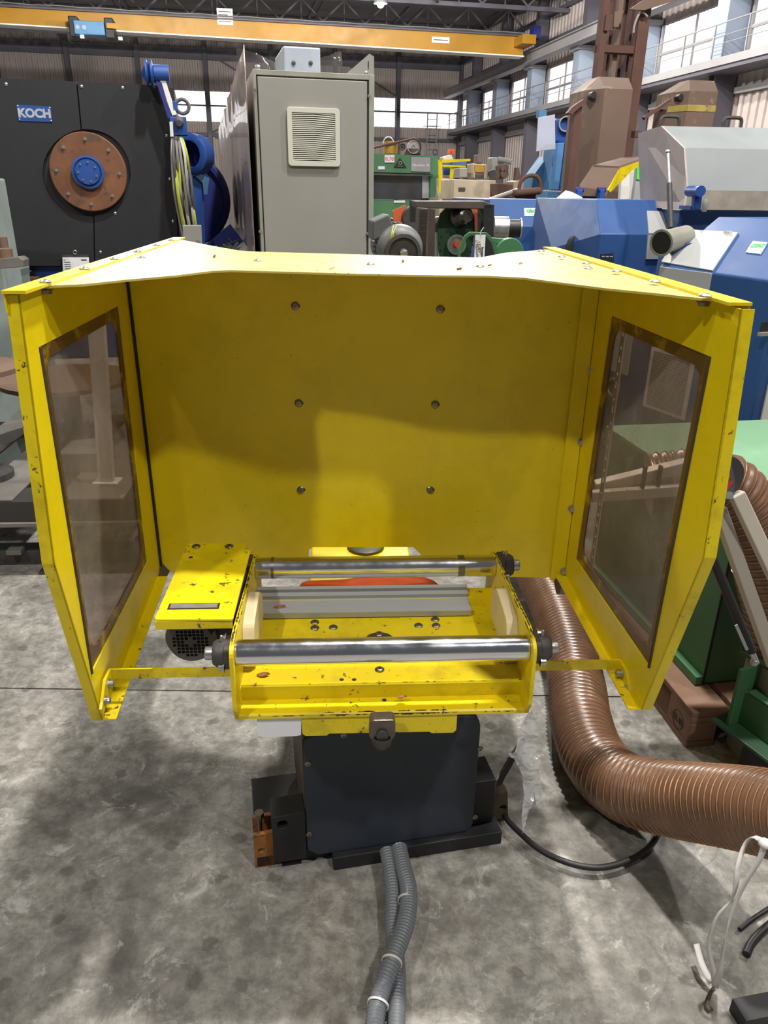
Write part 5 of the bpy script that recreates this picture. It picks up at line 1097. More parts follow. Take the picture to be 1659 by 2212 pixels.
#PART6
# ------------------------------------------------------------------ right background
# tall rusty tanks with mast
def tank(F, px_pts, y, top, depth, label, zfoot=0.0, band=None):
    t = thing('rusty_tank', label, 'tank', F)
    (xl, yl), (xm, ym), (xr, yr) = px_pts
    a, m, b = fy(F, xl, yl, .18), fy(F, xm, ym, 0), fy(F, xr, yr, .05)
    zs = (a.z + m.z + b.z) / 3; W = b.x - a.x
    ring = [(a.x, .22), (m.x, 0), (b.x - W * .12, 0), (b.x, .12), (b.x, depth - .12), (b.x - W * .2, depth), (a.x + W * .25, depth), (a.x, depth - .2)]
    n = len(ring)
    for i in range(n):
        p, q = ring[i], ring[(i + 1) % n]
        MB(F).hull([(x, y_, z) for (x, y_) in (p, q) for z in (zfoot, zs)] + [(p[0] * .97 + (a.x + W / 2) * .03, p[1] * .97 + depth / 2 * .03, z) for z in (zfoot, zs)] + [(q[0] * .97 + (a.x + W / 2) * .03, q[1] * .97 + depth / 2 * .03, z) for z in (zfoot, zs)]).build('wall_plate', RUSTB, t)
    tp = [fy(F, px, py, .22) for px, py in top]
    c0, c1 = tp[0].x, tp[1].x; zt = (tp[0].z + tp[1].z) / 2
    MB(F).hull([(x, y_, zs) for x, y_ in ring] + [(c0, .25, zt), (c1, .25, zt), (c0, depth - .25, zt), (c1, depth - .25, zt)]).build('roof_cap', RUSTB, t)
    if band:
        z0, z1 = fy(F, xm, band[1], 0).z, fy(F, xm, band[0], 0).z
        for i in range(3):
            p, q = ring[i], ring[(i + 1) % n]; d = Vector((q[0] - p[0], q[1] - p[1], 0)); nn = d.cross(Vector((0, 0, 1))).normalized() * .004
            MB(F).hull([Vector((x, y_, z)) + nn * k_ for (x, y_) in (p, q) for z in (z0, z1) for k_ in (.3, 1.3)]).build('yellow_band', paint('worn_yellow_band', '9c8a45', .7, 0, .2, 4, wear='7d6558', wear_at=.55, wsc=6) if i == 0 else bpy.data.materials['worn_yellow_band'], t)
    q = fy(F, xl + 6, yl + 12, .17); MB(F).cyl((q.x, .05, q.z), (q.x, .14, q.z), .03, 12).build('lifting_hole', INK, t)
    return t
TF = frame(2.6, 8.2, 0, R(11)); tank(TF, ((1265, 196), (1307, 190), (1373, 194)), 0, ((1297, 163), (1361, 169)), .75, 'tallest rusty brown tank with sloped top standing left of the dark mast')
TG = frame(4.0, 9.3, 0, R(11)); tank(TG, ((1452, 200), (1490, 196), (1556, 199)), 0, ((1493, 170), (1546, 176)), .7, 'rusty tank with a faded yellow band behind the grey lid', band=(226, 240))
MF2 = frame(2.9, 9.4, 0, R(11)); ms = thing('rusty_mast', 'tall rusty steel mast of several posts rising behind the tallest tank', 'mast', MF2)
for (x0, x1, yy, mt) in ((1300, 1312, 0, RUSTD), (1318, 1325, .2, RUSTD), (1331, 1341, .1, RUSTB), (1345, 1358, .35, RUSTD), (1362, 1369, .2, RUSTD), (1378, 1402, 0, RUSTD)):
    a, b = fy(MF2, x0, 60, yy), fy(MF2, x1, 60, yy); MB(MF2).box(a.x, b.x, yy, yy + .12, 0, 5.2).build('mast_post', mt, ms)
for z in (1.2, 2.2, 3.1, 3.75, 4.6):
    a, b = fy(MF2, 1300, 60, 0), fy(MF2, 1400, 60, 0); MB(MF2).box(a.x, b.x, .02, .14, z, z + .07).build('mast_rung', RUSTD, ms)
for pts, y in (([(1310, 32), (1330, 30), (1326, 66), (1306, 66)], -.03), ([(1328, 25), (1348, 22), (1336, 58), (1326, 58)], -.05), ([(1390, 0), (1480, -6), (1392, 22), (1360, 20)], -.1)):
    pp(MF2, pts, y, .03).build('mast_bracket', RUSTD if y > -.04 else RUSTB, ms)
a = fy(MF2, 1384, 30, -.05); b = fy(MF2, 1368, 80, -.05); MB(MF2).tube(spline([a + Vector((.08, 0, -.02)), a + Vector((0, 0, .02)), (a + b) / 2 + Vector((-.03, 0, 0)), b], .05), .012, 5).build('mast_hose', HALLB, ms)
# thin rusty post and arm left of the tank, second right
SPF = frame(2.2, 7.7, 0, R(11)); sp2 = thing('rusty_stand', 'thin dark rusty post with a slanted arm just left of the tallest tank', 'post', SPF)
pp(SPF, [(1243, 232), (1258, 230), (1238, 420), (1224, 420)], 0, .1).build('post', RUSTD, sp2); pp(SPF, [(1262, 214), (1268, 219), (1236, 247), (1226, 244), (1238, 230)], -.03, .06).build('slanted_arm', RUSTD, sp2)
x = fy(SPF, 1232, 420, 0).x; MB(SPF).box(x - .04, x + .04, 0, .1, 0, fy(SPF, 1230, 418, 0).z).build('post_foot', RUSTD, sp2)
SPG = frame(3.4, 8.6, 0, R(11)); sp3 = thing('rusty_stand', 'dark rusty post with a slanted arm between the two rusty tanks', 'post', SPG)
x0, x1 = fy(SPG, 1418, 300, 0).x, fy(SPG, 1431, 300, 0).x; MB(SPG).box(x0, x1, 0, .12, 0, fy(SPG, 1425, 236, 0).z).build('post', RUSTD, sp3); MB(SPG).bar(fy(SPG, 1390, 256, -.05), fy(SPG, 1448, 216, -.05), .04, .03).build('slanted_arm', RUSTD, sp3)
x0, x1 = fy(SPG, 1372, 300, 0).x, fy(SPG, 1431, 300, 0).x; MB(SPG).box(x0, x1, .02, .1, fy(SPG, 1400, 297, 0).z, fy(SPG, 1400, 283, 0).z).build('cross_beam', RUSTD, sp3)
# fan unit with plate
FF = frame(2.4, 10, 0, R(11)); fu = thing('blue_fan_column', 'pale blue column with a whitish plate and round duct mouth left of the rusty tank', 'machine', FF)
pp(FF, [(1163, 254), (1199, 247), (1200, 322), (1159, 327)], -.25, .02).build('white_plate', paint('bluish_white_plate', 'aeb4c6', .5, 0, .08, 3), fu, bevel=.003)
pp(FF, [(1165, 237), (1181, 237), (1181, 252), (1165, 254)], -.1, .1).build('top_stub', BLUEL, fu)
pp(FF, [(1199, 256), (1240, 256), (1238, 300), (1228, 312), (1200, 306)], .0, .4).build('fan_housing', BLUEH, fu, bevel=.02)
q = fy(FF, 1222, 268, -.02); MB(FF).lathe(q, (-.3, -1, 0), [(.06, -.1), (.085, -.1), (.085, .05), (.07, .05), (.065, -.05), (.06, -.1)], 24).build('duct_mouth', HALLB, fu, smooth=True); MB(FF).lathe(q, (-.3, -1, 0), [(0, -.05), (.07, -.05), (.07, -.06), (0, -.06)], 20).build('duct_dark', INK, fu)
pp(FF, [(1196, 309), (1220, 308), (1207, 410), (1188, 410)], -.05, .3).build('column_front', paint('column_blue', '4f7fb0', .5, 0, .06, 3, bump=0), fu, bevel=.005)
pp(FF, [(1221, 309), (1231, 312), (1226, 412), (1208, 411)], .0, .3).build('column_side', BLUEH, fu); pp(FF, [(1183, 337), (1187, 410), (1148, 410), (1152, 380)], .2, .3).build('blue_hopper', BLUEL, fu)
pp(FF, [(1178, 413), (1228, 415), (1228, 440), (1176, 440)], -.1, .5).build('column_base', BLUEL, fu); x0, x1 = fy(FF, 1178, 430, .1).x, fy(FF, 1228, 430, .1).x; MB(FF).box(x0, x1, .0, .4, 0, fy(FF, 1200, 438, 0).z).build('machine_foot', BLUEH, fu)
# roll-bar like handle and rollers over the blue box
HBF = frame(1.7, 8.3, 0, R(11)); hbn = thing('dark_hoop_handle', 'dark hoop handle on a long grey shaft above the left blue box', 'handle', HBF)
P = [fy(HBF, px, py, 0) for px, py in ((1120, 416), (1124, 395), (1133, 384), (1146, 379), (1158, 381), (1166, 391), (1168, 408), (1166, 420))]
MB(HBF).tube(spline(P, .02), .02, 8).build('hoop', RUSTD, hbn, smooth=True); MB(HBF).cyl(fy(HBF, 1058, 432, 0), fy(HBF, 1118, 411, 0), .022, 12).build('shaft', GREYC, hbn, smooth=True)
MB(HBF).cyl(fy(HBF, 1108, 418, -.02), fy(HBF, 1166, 412, -.02), .035, 12).build('cross_roller', RUSTD, hbn, smooth=True); x = fy(HBF, 1140, 420, .0).x; MB(HBF).box(x - .12, x + .1, .03, .1, 0, fy(HBF, 1140, 420, 0).z).build('handle_stand', RUSTD, hbn)
q = fy(HBF, 1092, 420, -.5); 
# left blue box with green logo sticker
B1 = frame(1.6, 6.6, 0, R(11)); b1 = thing('blue_machine_box', 'blue machine box with chipped paint and a white sticker with green logo at centre right', 'machine', B1)
p = [fy(B1, 1066, 430, .18), fy(B1, 1200, 431, .18), fy(B1, 1068, 489, 0), fy(B1, 1200, 489, 0)]
zt, zf = (p[0].z + p[1].z) / 2, (p[2].z + p[3].z) / 2; xl, xr = p[2].x, p[3].x
MB(B1).hull([(x, y, z) for x in (xl, xr) for y, z in ((.0, .12), (0, zf), (.18, zt), (1.3, zt), (1.3, .12))]).build('housing', BLUE, b1, bevel=.006); MB(B1).box(xl + .03, xr - .03, .05, 1.2, 0, .12).build('plinth', BLACK, b1)
def slab_on(F, pts, fn, t, name, mat, parent, bevel=0):      # thin plate on a sloped face given by pixel -> point function
    P = [fn(*q) for q in pts]; n = (P[1] - P[0]).cross(P[2] - P[0]).normalized()
    if n.y > 0: n = -n
    m = MB(F); k = len(P); m.add(P + [q + n * t for q in P], [tuple(range(k)), tuple(range(2 * k - 1, k - 1, -1))] + [(i, (i + 1) % k, k + (i + 1) % k, k + i) for i in range(k)]); return m.build(name, mat, parent, bevel=bevel)
def sloped(F, A, B_, C_):        # pixel -> point on the plane through three points of F
    n = (B_ - A).cross(C_ - A); Fi = F.inverted(); e = Fi @ EYE; Rm = Fi.to_3x3()
    return lambda px, py: (lambda d: e + d * ((A - e).dot(n) / d.dot(n)))(Rm @ ray(px, py))
up1 = sloped(B1, Vector((xl, 0, zf)), Vector((xr, 0, zf)), Vector((xl, .18, zt)))
o = slab_on(B1, [(1132, 450), (1167, 450), (1168, 467), (1133, 467)], up1, .003, 'logo_sticker', WHITE, b1)
def logo(o, F, fn, cx, cy, w, txt='GBG'):
    a, b, c_ = fn(cx, cy), fn(cx + 10, cy), fn(cx, cy - 10); x = (b - a).normalized(); z = (c_ - a); z = (z - x * z.dot(x)).normalized(); y = z.cross(x)
    n = x.cross(z); s_ = 1 if n.y < 0 else -1; Mx = Matrix((x, z, n)).transposed().to_4x4(); Mx.translation = a + n * s_ * .004
    t = text('green_logo', txt, o, F @ Mx, w, INKG, .0008, bold=w * .07)
    Mx2 = Mx.copy(); Mx2.translation = Mx.translation - z * w * .8; text('green_web_line', 'www.gbg.eu', o, F @ Mx2, w * .38, INKG, .0006)
logo(o, B1, up1, 1148, 457, .042)
# mustard bracket between the boxes
o = pp(B1, [(1188, 449), (1209, 450), (1200, 473), (1196, 533), (1187, 533), (1190, 475)], -.06, .012).build('mustard_bracket', MUST, None); props(o, 'mustard yellow funnel shaped plate between the two blue machines', 'plate')
# middle blue machine with chamfered end
B2 = frame(2.0, 5.15, 0, R(9)); b2 = thing('blue_machine_box', 'blue machine with chamfered left end and a small black data plate', 'machine', B2)
zt = (fy(B2, 1290, 430, .25).z + fy(B2, 1440, 433, .25).z) / 2; zf = fy(B2, 1360, 506, 0).z; zf2 = zf
xc, xR = fy(B2, 1297, 506, 0).x, fy(B2, 1464, 508, 0).x; xL = fy(B2, 1192, 530, .5).x; xcu = fy(B2, 1290, 431, .25).x; xLu = fy(B2, 1216, 431, .65).x
MB(B2).hull([(xc, 0, .15), (xc, 0, zf), (xR, 0, .15), (xR, 0, zf), (xcu, .25, zt), (xR, .25, zt), (xLu, .65, zt), (xL, .5, .15), (xL, .5, zf - .12), (xLu, 1.2, zt), (xR, 1.2, zt), (xL, 1.2, .15), (xR, 1.2, .15)]).build('housing', BLUE, b2, bevel=.006)
MB(B2).box(xc, xR - .05, .1, 1.1, 0, .15).build('plinth', BLACK, b2)
up2 = sloped(B2, Vector((xc, 0, zf)), Vector((xR, 0, zf)), Vector((xcu, .25, zt)))
o = pp(B2, [(1297, 549), (1325, 547), (1327, 568), (1298, 570)], -.004, .004).build('data_plate', BLACK, b2); m = MB(B2); a = fy(B2, 1300, 553, -.005)
for i in range(3): m.box(a.x + i * .028, a.x + i * .028 + .02, -.0052, -.004, a.z - .006, a.z)
m.build('data_plate_print', INKW, o)
# grey cover on the middle machine: sloped and vertical pieces
slab_on(B2, [(1396, 458), (1466, 460), (1452, 500), (1452, 507), (1400, 507)], up2, .012, 'grey_cover', GREYL, b2, .002)
pp(B2, [(1400, 507), (1452, 507), (1440, 560), (1396, 560)], -.012, .012).build('grey_cover', GREYL, b2)
q = fy(B2, 1240, 548, .26); o = MB(B2).sphere((xL + (xc - xL) * .45, .275, q.z + .02), .05, 14, 10, (.9, .3, 1.9)).build('cable_opening', INK, b2, smooth=True)
o = MB(B1).hull([fy(B1, px, py, y) for px, py, y in ((1202, 428, -.2), (1258, 428, -.2), (1222, 411, -.1), (1236, 415, 0), (1258, 426, .1), (1210, 427, .1))]).build('folded_sheet', WHITE); props(o, 'folded white sheet lying on top of the blue machines', 'sheet')
# rusty lid with yellow edge
RL = frame(2.6, 6.95, 0, R(11)); rl2 = thing('rusty_lid', 'raised rusty lid with yellow underside edge behind the middle blue machine', 'lid', RL)
def strip(F, A, B_, name, mat, parent, t=.015):              # bent sheet: A and B_ are matching edge point lists
    for i in range(len(A) - 1): MB(F).hull([A[i], A[i + 1], B_[i], B_[i + 1], A[i] + Vector((0, t, t)), A[i + 1] + Vector((0, t, t)), B_[i] + Vector((0, t, t)), B_[i + 1] + Vector((0, t, t))]).build(name, mat, parent)
Ls = [fy(RL, 1253, 404, 0), fy(RL, 1282, 361, .12), fy(RL, 1345, 344, .5)]; Rs = [fy(RL, 1311, 411, 0), fy(RL, 1337, 363, .12), fy(RL, 1402, 341, .5)]
strip(RL, Ls, Rs, 'lid_sheet', RUSTB, rl2)
slab_on(RL, [(1311, 411), (1337, 363), (1402, 341), (1398, 349), (1364, 368), (1316, 416)], lambda px, py: fy(RL, px, py, .0 + (px - 1311) / 91 * .5), .01, 'yellow_edge', YELD, rl2)
pp(RL, [(1254, 404), (1310, 411), (1308, 425), (1253, 423)], -.02, .1).build('lid_base', RUSTB, rl2); x0, x1 = fy(RL, 1253, 424, 0).x, fy(RL, 1308, 424, 0).x
MB(RL).box(x0, x1, .0, .4, 0, fy(RL, 1280, 422, 0).z).build('lid_stand', RUSTB, rl2)
for px in (1250, 1298):
    q = fy(RL, px, 410, -.06); MB(RL).box(q.x - .02, q.x + .02, -.1, -.02, q.z - .08, q.z).build('blue_hinge', BLUEH, rl2, bevel=.004); MB(RL).cyl((q.x - .03, -.06, q.z), (q.x + .04, -.06, q.z), .02, 10).build('hinge_pin', BLUEN, rl2)
# grey box with green tape, pale panel
GB = frame(3.3, 7.95, 0, R(11)); gb = thing('grey_box_with_tape', 'grey box machine marked with bright green tape behind the blue machine', 'machine', GB)
x0, x1, z1_ = fy(GB, 1372, 400, 0).x, fy(GB, 1452, 400, 0).x, fy(GB, 1400, 360, 0).z
MB(GB).box(x0, x1, 0, .2, 0, z1_).build('box_body', GREYL, gb, bevel=.006); pp(GB, [(1376, 356), (1389, 355), (1387, 389), (1375, 387)], -.012, .01).build('green_tape', HGREEN, gb)
pp(GB, [(1402, 422), (1412, 419), (1418, 428), (1400, 430)], -.14, .01).build('green_tape', HGREEN, gb) ; pp(GB, [(1344, 365), (1374, 357), (1366, 430), (1340, 430)], .05, .05).build('pale_panel', WHITEP, gb)
x2 = fy(GB, 1350, 430, .1).x; MB(GB).box(x2 - .05, x2 + .12, .06, .12, 0, fy(GB, 1350, 428, .05).z).build('panel_stand', DKMET, gb)
# large grey lid
LF2 = frame(1.9, 4.7, 0, R(4)); gl = thing('grey_lidded_machine', 'machine with a large raised light grey lid and gas strut at the upper right', 'machine', LF2)
yy = (.62, .30, .22, .20); pxs = ((1432, 271), (1481, 319), (1487.5, 411), (1479, 451)); pxr = ((1800, 284), (1800, 327), (1800, 412), (1800, 462))
A = [fy(LF2, *pxs[i], yy[i]) for i in range(4)]; Bq = [fy(LF2, *pxr[i], yy[i]) for i in range(4)]
for i in range(4): zz = (A[i].z * .8 + Bq[i].z * .2); A[i].z = zz; Bq[i].z = zz
for i, (nm, mt) in enumerate((('lid_upper', GREYG), ('lid_front', GREYG), ('lid_sill', GREYD))):
    MB(LF2).hull([A[i], A[i + 1], Bq[i], Bq[i + 1]] + [q + Vector((0, .012, 0)) for q in (A[i], A[i + 1], Bq[i], Bq[i + 1])]).build(nm, mt, gl)
MB(LF2).add([], [])
e = A[0] + Vector((-.012, .02, 0)); m = MB(LF2); pl_ = [A[0], A[1], A[2], A[3], Vector((A[3].x + .01, .9, A[3].z)), Vector((A[0].x - .02, .95, A[0].z - .02))]
m.add(pl_ + [q + Vector((-.012, 0, 0)) for q in pl_], [(0, 1, 2, 3, 4, 5), (11, 10, 9, 8, 7, 6)] + [(i, (i + 1) % 6, 6 + (i + 1) % 6, 6 + i) for i in range(6)]); m.build('end_plate', paint('pale_pinkish_grey', 'a89d98', .6, 0, .08, 6, speck='6d6058', speck_at=.72, ssc=20), gl)
for px in (1461, 1599):
    q = fy(LF2, px, 262, .6); z0 = A[0].z; MB(LF2).tube(spline([(q.x - .06, .7, z0 - .0), (q.x - .058, .7, z0 + .045), (q.x - .04, .7, z0 + .06), (q.x + .04, .7, z0 + .06), (q.x + .058, .7, z0 + .045), (q.x + .06, .7, z0)], .012), .011, 8).build('lid_handle', DKMET, gl, smooth=True)
MB(LF2).cyl(fy(LF2, 1443, 329, .1), fy(LF2, 1446, 396, .0), .009, 10).build('strut_rod', STEEL, gl, smooth=True); MB(LF2).cyl(fy(LF2, 1446, 396, .0), fy(LF2, 1449, 492, -.1), .015, 12).build('strut_cylinder', DKMET, gl, smooth=True); MB(LF2).sphere(fy(LF2, 1443, 328, .1), .014, 10, 8).build('strut_ball', STEEL, gl, smooth=True)
x0 = A[3].x; x1 = Bq[3].x
MB(LF2).box(x0 + .02, x1, .3, 1.4, .2, A[3].z - .002).build('machine_body', BLUE, gl, bevel=.01); MB(LF2).box(x0 + .1, x1, .3, 1.3, 0, .2).build('plinth', BLACK, gl)
pp(LF2, [(1500, 412), (1519, 412), (1514, 453), (1500, 453)], .0, .04).build('hinge_arm', BLUEH, gl, bevel=.004); q = fy(LF2, 1507, 413, -.01); MB(LF2).cyl((q.x, -.05, q.z), (q.x, .1, q.z), .03, 14).build('hinge_boss', BLUEH, gl, smooth=True)
MB(LF2).box(fy(LF2, 1500, 440, 0).x, fy(LF2, 1519, 440, 0).x, .04, .2, fy(LF2, 1500, 453, 0).z, fy(LF2, 1500, 445, 0).z).build('hinge_bracket', BLUEH, gl)
q = fy(LF2, 1524, 438, .1); MB(LF2).lathe(q, (0, 0, -1), [(0, -.02), (.014, -.02), (.02, .0), (.014, .05), (0, .05)], 10).build('knob', GREYC, gl, smooth=True)

# near blue machine at the right, long face looking left
NF = frame(1.69, 3.35, 0, R(-67)); nm_ = thing('blue_grille_machine', 'long bright blue machine with grey cover and perforated grilles at the right edge', 'machine', NF)
fn0 = lambda px, py: fy(NF, px, py, 0)
zf = fn0(1600, 598).z; sl = .34; zt = 1.60; X0 = fn0(1300, 800).x - .25; X1 = .0
XU = fn0(1424, 575).x; zlow = fn0(1395, 575).z
MB(NF).hull([(x, y, z) for x in (XU, X1) for y, z in ((0, .45), (0, zf), (sl, zt), (.9, zt), (.9, .45))]).build('housing', BLUE, nm_, bevel=.008)
MB(NF).box(X0, XU - .002, 0, .5, .45, zf - .12).build('low_housing', BLUE, nm_, bevel=.008)
MB(NF).box(X0 + .1, X1 - .1, .12, .48, 0, .45).build('underframe', BLACK, nm_)
upn = sloped(NF, Vector((X0, 0, zf)), Vector((X1, 0, zf)), Vector((X0, sl, zt)))
slab_on(NF, [(1474, 497), (1595, 504), (1540, 587), (1429, 568)], upn, .008, 'grey_cover', GREYL, nm_, .002)
pz = [fn0(px, py) for px, py in ((1429, 568), (1540, 588), (1533, 680), (1372, 806), (1418, 602))]
zc = .98; MB(NF).box(pz[0].x, pz[1].x, -.008, 0, zc, zf).build('grey_cover', GREYL, nm_, bevel=.002)
for q in ((1488, 497), (1576, 503)): p_ = upn(*q); MB(NF).box(p_.x - .02, p_.x + .02, p_.y - .02, p_.y - .003, p_.z - .008, p_.z + .008).build('cover_clip', WHITEP, nm_)
o = slab_on(NF, [(1627, 522), (1658, 525), (1643, 550), (1611, 546)], upn, .004, 'logo_sticker', WHITE, nm_); logo(o, NF, upn, 1637, 533, .036)
pa_, pb_ = fn0(1372, 702), fn0(1320, 792); MB(NF).box(min(pa_.x, pb_.x) - .05, pa_.x, -.006, 0, pb_.z - .02, pa_.z + .2).build('grey_panel', GREYL, nm_, bevel=.002)
q = fn0(1327, 836); MB(NF).ring((q.x, -.004, q.z), (0, -1, 0), .042, .055, .012, 24).build('port_ring', GREYC, nm_); MB(NF).cyl((q.x, -.003, q.z), (q.x, -.006, q.z), .042, 20).build('port_hole', INK, nm_)
def grille(F, fn, x0, x1, z0, z1, y, parent, nx, nz, r, axis='x'):
    o = MB(F); T = (lambda x, z, d: (x, y - d, z)) if axis == 'x' else (lambda x, z, d: (y + d, x, z))
    pl = [T(x0, z0, 0), T(x1, z0, 0), T(x1, z1, 0), T(x0, z1, 0), T(x0, z0, .008), T(x1, z0, .008), T(x1, z1, .008), T(x0, z1, .008)]
    o.add(pl, [(0, 1, 2, 3), (7, 6, 5, 4), (0, 4, 5, 1), (1, 5, 6, 2), (2, 6, 7, 3), (3, 7, 4, 0)]); o = o.build('grille_plate', WHITEP, parent, bevel=.001)
    m = MB(F); mx, mz = (x1 - x0) * .07, (z1 - z0) * .05
    for i in range(nx):
        for j in range(nz):
            a = x0 + mx + (x1 - x0 - 2 * mx) * (i + .5) / nx; c_ = z0 + mz + (z1 - z0 - 2 * mz) * (j + .5) / nz
            m.add([T(a + r * math.cos(t), c_ + r * math.sin(t), .0086) for t in [math.pi * k / 3 for k in range(6)]], [(0, 1, 2, 3, 4, 5)])
    m.build('grille_holes', INK, o)['kind'] = 'stuff'
pq = [fn0(*q) for q in ((1411, 741), (1502, 782), (1479, 914), (1392, 871))]
grille(NF, fn0, (pq[0].x + pq[3].x) / 2, (pq[1].x + pq[2].x) / 2, (pq[2].z + pq[3].z) / 2, (pq[0].z + pq[1].z) / 2, 0, nm_, 24, 26, .005)
# end face (x = 0 plane) with second grille and slot
fe = lambda px, py: fx(NF, px, py, X1)
a = fe(1640, 765); b = fe(1616, 925); grille(NF, fe, max(a.y, .06), max(a.y, .06) + .75, b.z - .05, a.z, X1, nm_, 26, 22, .0085, 'y')
a = fe(1645, 696); b = fe(1659, 716); MB(NF).box(X1, X1 + .004, a.y + .0, a.y + .16, b.z, a.z).build('black_slot', INK, nm_); MB(NF).box(X1, X1 + .02, a.y - .01, a.y + .2, b.z - .015, b.z).build('slot_lip', GREYC, nm_)
# pipe socket
PSF = frame(1.35, 4.0, 0, 0); pso = nm_
q = fy(PSF, 1428, 525, 0); ax = Vector((-.75, -.6, -.12)); MB(PSF).lathe(q, ax, [(.0, -.02), (.05, -.02), (.055, .0), (.066, .0), (.066, -.008), (.057, -.012), (.054, -.22), (0, -.22)], 28).build('pipe_stub', paint('grey_pipe', '8d8c80', .45, .2), pso, smooth=True); MB(PSF).lathe(q, ax, [(0, -.001), (.053, -.001)], 24).build('pipe_bore', INK, pso)
MB(PSF).box(q.x + .08, q.x + .2, .05, .25, .9, q.z).build('pipe_support', BLUE, pso, bevel=.004)

# ------------------------------------------------------------------ right foreground: pallet, green box, saw arm, beams
PL = frame(1.02, 1.99, 0, R(8)); pal = thing('euro_pallet', 'wooden pallet with EUR mark under the green box at the right', 'pallet', PL)
for x in (0, .155, .31, .48): MB(PL).box(x, x + (.12 if x else .135), 0, 1.2, .122, .144).build('deck_board', WOODP, pal, bevel=.003)
for y in (0, .53, 1.06): MB(PL).box(0, .6, y, y + .14, .1, .1215).build('cross_board', WOODP, pal, bevel=.003)
for x in (.0, .25, .50):
    for y in (0, .53, 1.06): o = MB(PL).box(x, x + .1, y, y + .14, .022, .0995).build('block', WOODP, pal, bevel=.006)
    MB(PL).box(x, x + .1, 0, 1.2, 0, .0215).build('bottom_board', WOODP, pal, bevel=.002)
blk = [c_ for c_ in pal.children if c_.name.startswith('block')][0]
Mx = PL @ Matrix.Translation((-.0012, .07, .062)) @ Matrix.Rotation(R(-90), 4, 'Z') @ Matrix.Rotation(R(90), 4, 'X')
text('eur_mark', 'EUR', blk, Mx, .034, INK, .0005, sx=.9); MB(PL).ring((-.0005, .07, .062), (-1, 0, 0), .032, .0345, .001, 24).build('mark_ring', INK, blk)
GX = frame(1.108, 2.141, 0, R(10)); gx = thing('green_box_machine', 'green sheet metal box machine with light green top standing on the pallet', 'machine', GX)
gz0, gz1 = .150, .80
MB(GX).box(0, 1.0, 0, .92, gz0, gz1 - .02).build('housing', GREEN, gx, bevel=.004); MB(GX).box(-.012, 1.01, -.012, .93, gz1 - .02, gz1).build('top_panel', GREENL, gx, bevel=.004)
MB(GX).box(-.028, -.001, -.0, .92, gz0 - .004, gz0 + .03).build('skid_rail', GREENM, gx, bevel=.003)
MB(GX).box(-.004, .004, -.004, .0, gz0, gz1 - .02).build('corner_seam', BLACK, gx)
gr = MB(GX).box(.12, .45, -.006, -.0, .42, .66).build('vent_back', INK, gx)
for i in range(12): MB(GX).box(.12, .45, -.011, -.006, .425 + i * .02, .432 + i * .02).build('vent_bar', GREEND, gr)
for i in range(10): MB(GX).box(.125 + i * .034, .132 + i * .034, -.013, -.011, .42, .66).build('vent_bar', GREEND, gr)
o = MB(GX).box(.55, .62, -.02, .5, gz1 + .0, gz1 + .012).build('top_rib', GREENM, gx, bevel=.002)
# saw arm
SA = frame(1.0, 1.88, 0, R(6)); sa = thing('saw_arm', 'grey guard with red lettering and long grey aluminium arms at the right edge', 'machine arm', SA)
pp(SA, [(1500, 988), (1530, 976), (1562, 982), (1580, 1002), (1588, 1035), (1586, 1070), (1574, 1086), (1536, 1096), (1505, 1104)], -.03, .006).build('guard_plate', paint('slate_guard', '55555c', .45, 0, .06, 4, bump=0), sa, bevel=.002)
gpl = [c_ for c_ in sa.children if c_.name.startswith('guard_plate')][0]
q = fy(SA, 1562, 1030, .0); MB(SA).lathe((q.x, q.y, q.z), (0, 1, 0), [(0, 0), (.058, 0), (.06, .01), (.06, .03), (.05, .04), (0, .04)], 32).build('guard_drum', paint('dark_guard_drum', '3a3b40', .45), sa, smooth=True)
text('red_lettering', 'JETA', gpl, upright(fy(SA, 1556, 1027, -.0312), SA, dz=R(-58)), .055, REDP, .0006, bold=.0022)
for q in ((1564, 1068), (1574, 1069)): inst('guard_bolt', CAPB, gpl, align(fy(SA, *q, -.03), (0, -1, 0), SA))
for q in ((1561, 995), (1575, 1018)): inst('rivet_hole', HOLE, gpl, align(fy(SA, *q, -.0305), (0, -1, 0), SA) @ Matrix.Scale(.5, 4))
def arm(a, b, w, h, nm, y0, y1): MB(SA).bar(fy(SA, *a, y0), fy(SA, *b, y1), w, h, (0, -1, .0)).build(nm, ALU, sa, bevel=.003)
arm((1552, 1098), (1674, 1440), .034, .036, 'arm_beam', .02, -.12); arm((1590, 1066), (1710, 1320), .036, .036, 'arm_beam', -.01, -.10)
arm((1286, 1052), (1500, 1000), .03, .034, 'cross_arm', .04, .0); arm((1276, 1072), (1500, 1056), .03, .022, 'cross_arm', .0, -.02)
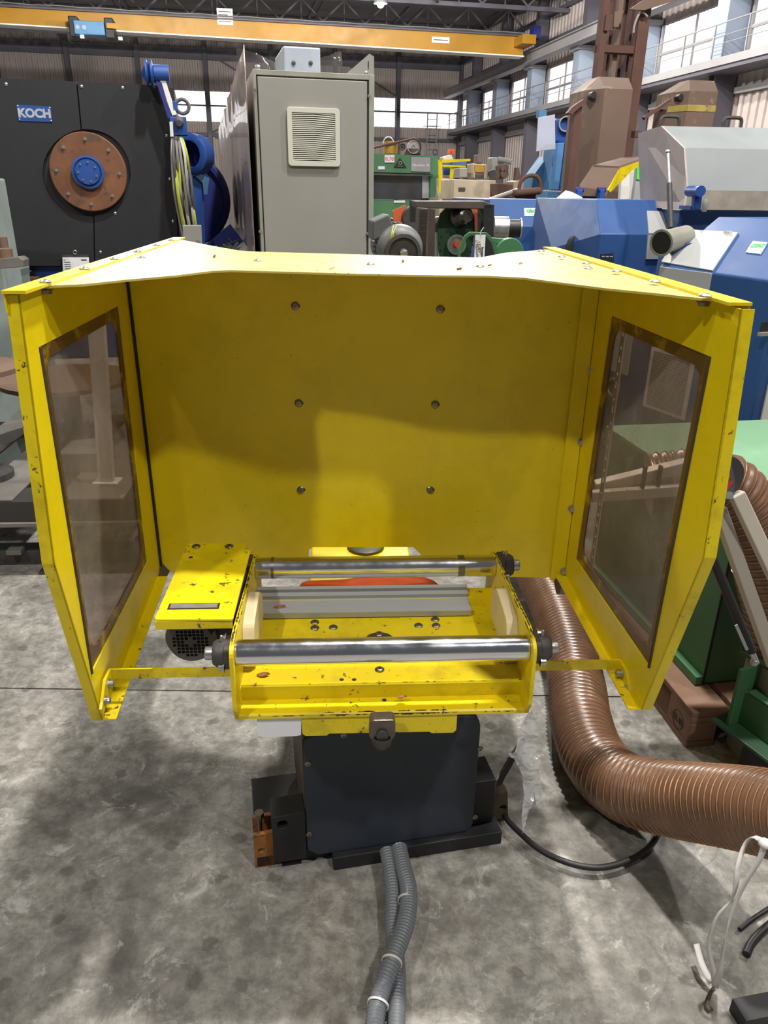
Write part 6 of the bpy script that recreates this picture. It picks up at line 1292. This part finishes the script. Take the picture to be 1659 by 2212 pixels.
MB(SA).box(fy(SA, 1700, 1300, 0).x, fy(SA, 1700, 1300, 0).x + .25, -.04, .12, .0, .4).build('arm_base', GREYC, sa, bevel=.005)
for px in (1388, 1421):
    a = fy(SA, px, 1000 + (1500 - px) * .0 + 18, -.0); MB(SA).box(a.x - .003, a.x + .003, -.02, -.005, a.z - .06, a.z + .02).build('arm_strap', INK, sa)
gs = thing('gas_spring', 'black gas spring slanting beside the grey aluminium arm at the right', 'gas spring', SA @ Matrix.Translation((.1, -.1, .3)))
MB(SA).cyl(fy(SA, 1512, 1140, -.10), fy(SA, 1624, 1408, -.17), .0125, 16).build('cylinder', RUBBER, gs, smooth=True); MB(SA).cyl(fy(SA, 1624, 1408, -.17), fy(SA, 1631, 1424, -.17), .008, 10).build('rod_end', STEEL, gs, smooth=True); MB(SA).sphere(fy(SA, 1630, 1430, -.17), .012, 12, 8).build('ball_joint', STEEL, gs, smooth=True)
P0, P1 = fy(SA, 1590, 1365, -.178), fy(SA, 1614, 1400, -.1835)
MB(SA).bar(fy(SA, 1590, 1350, -.170), fy(SA, 1614, 1404, -.178), .008, .003, (0, -1, 0)).build('pale_sticker', GREYL, gs)
# green beams
GBm = Matrix.Translation((1.05, 1.93, .13)) @ Matrix.Rotation(R(-64), 4, 'Z'); gbt = thing('green_steel_beams', 'dark green flanged steel beam frame in front of the pallet at the right edge', 'beam', GBm)
g_ = lambda: MB(GBm); L9 = 1.3
for nm, x0, x1, y0, y1, z0, z1 in (('bottom_flange', .0, L9, .0, .20, .03, .042), ('web_plate', -.02 + .06, L9, .06, .072, .042, .16), ('middle_step', .06, L9, .06, .16, .16, .168), ('upper_web', .08, L9, .14, .15, .168, .25), ('top_flange', -.02, L9, .09, .26, .25, .262)):
    g_().box(x0, x1, y0, y1, z0, z1).build(nm, GREEND if 'flange' in nm else GREEN, gbt, bevel=.003)
for x in (.1, .9): g_().box(x, x + .1, .04, .16, -.13, .03).build('beam_foot', BLACK, gbt)
g_().box(.04, .052, .02, .2, .042, .25).build('end_plate', GREEN, gbt, bevel=.002)
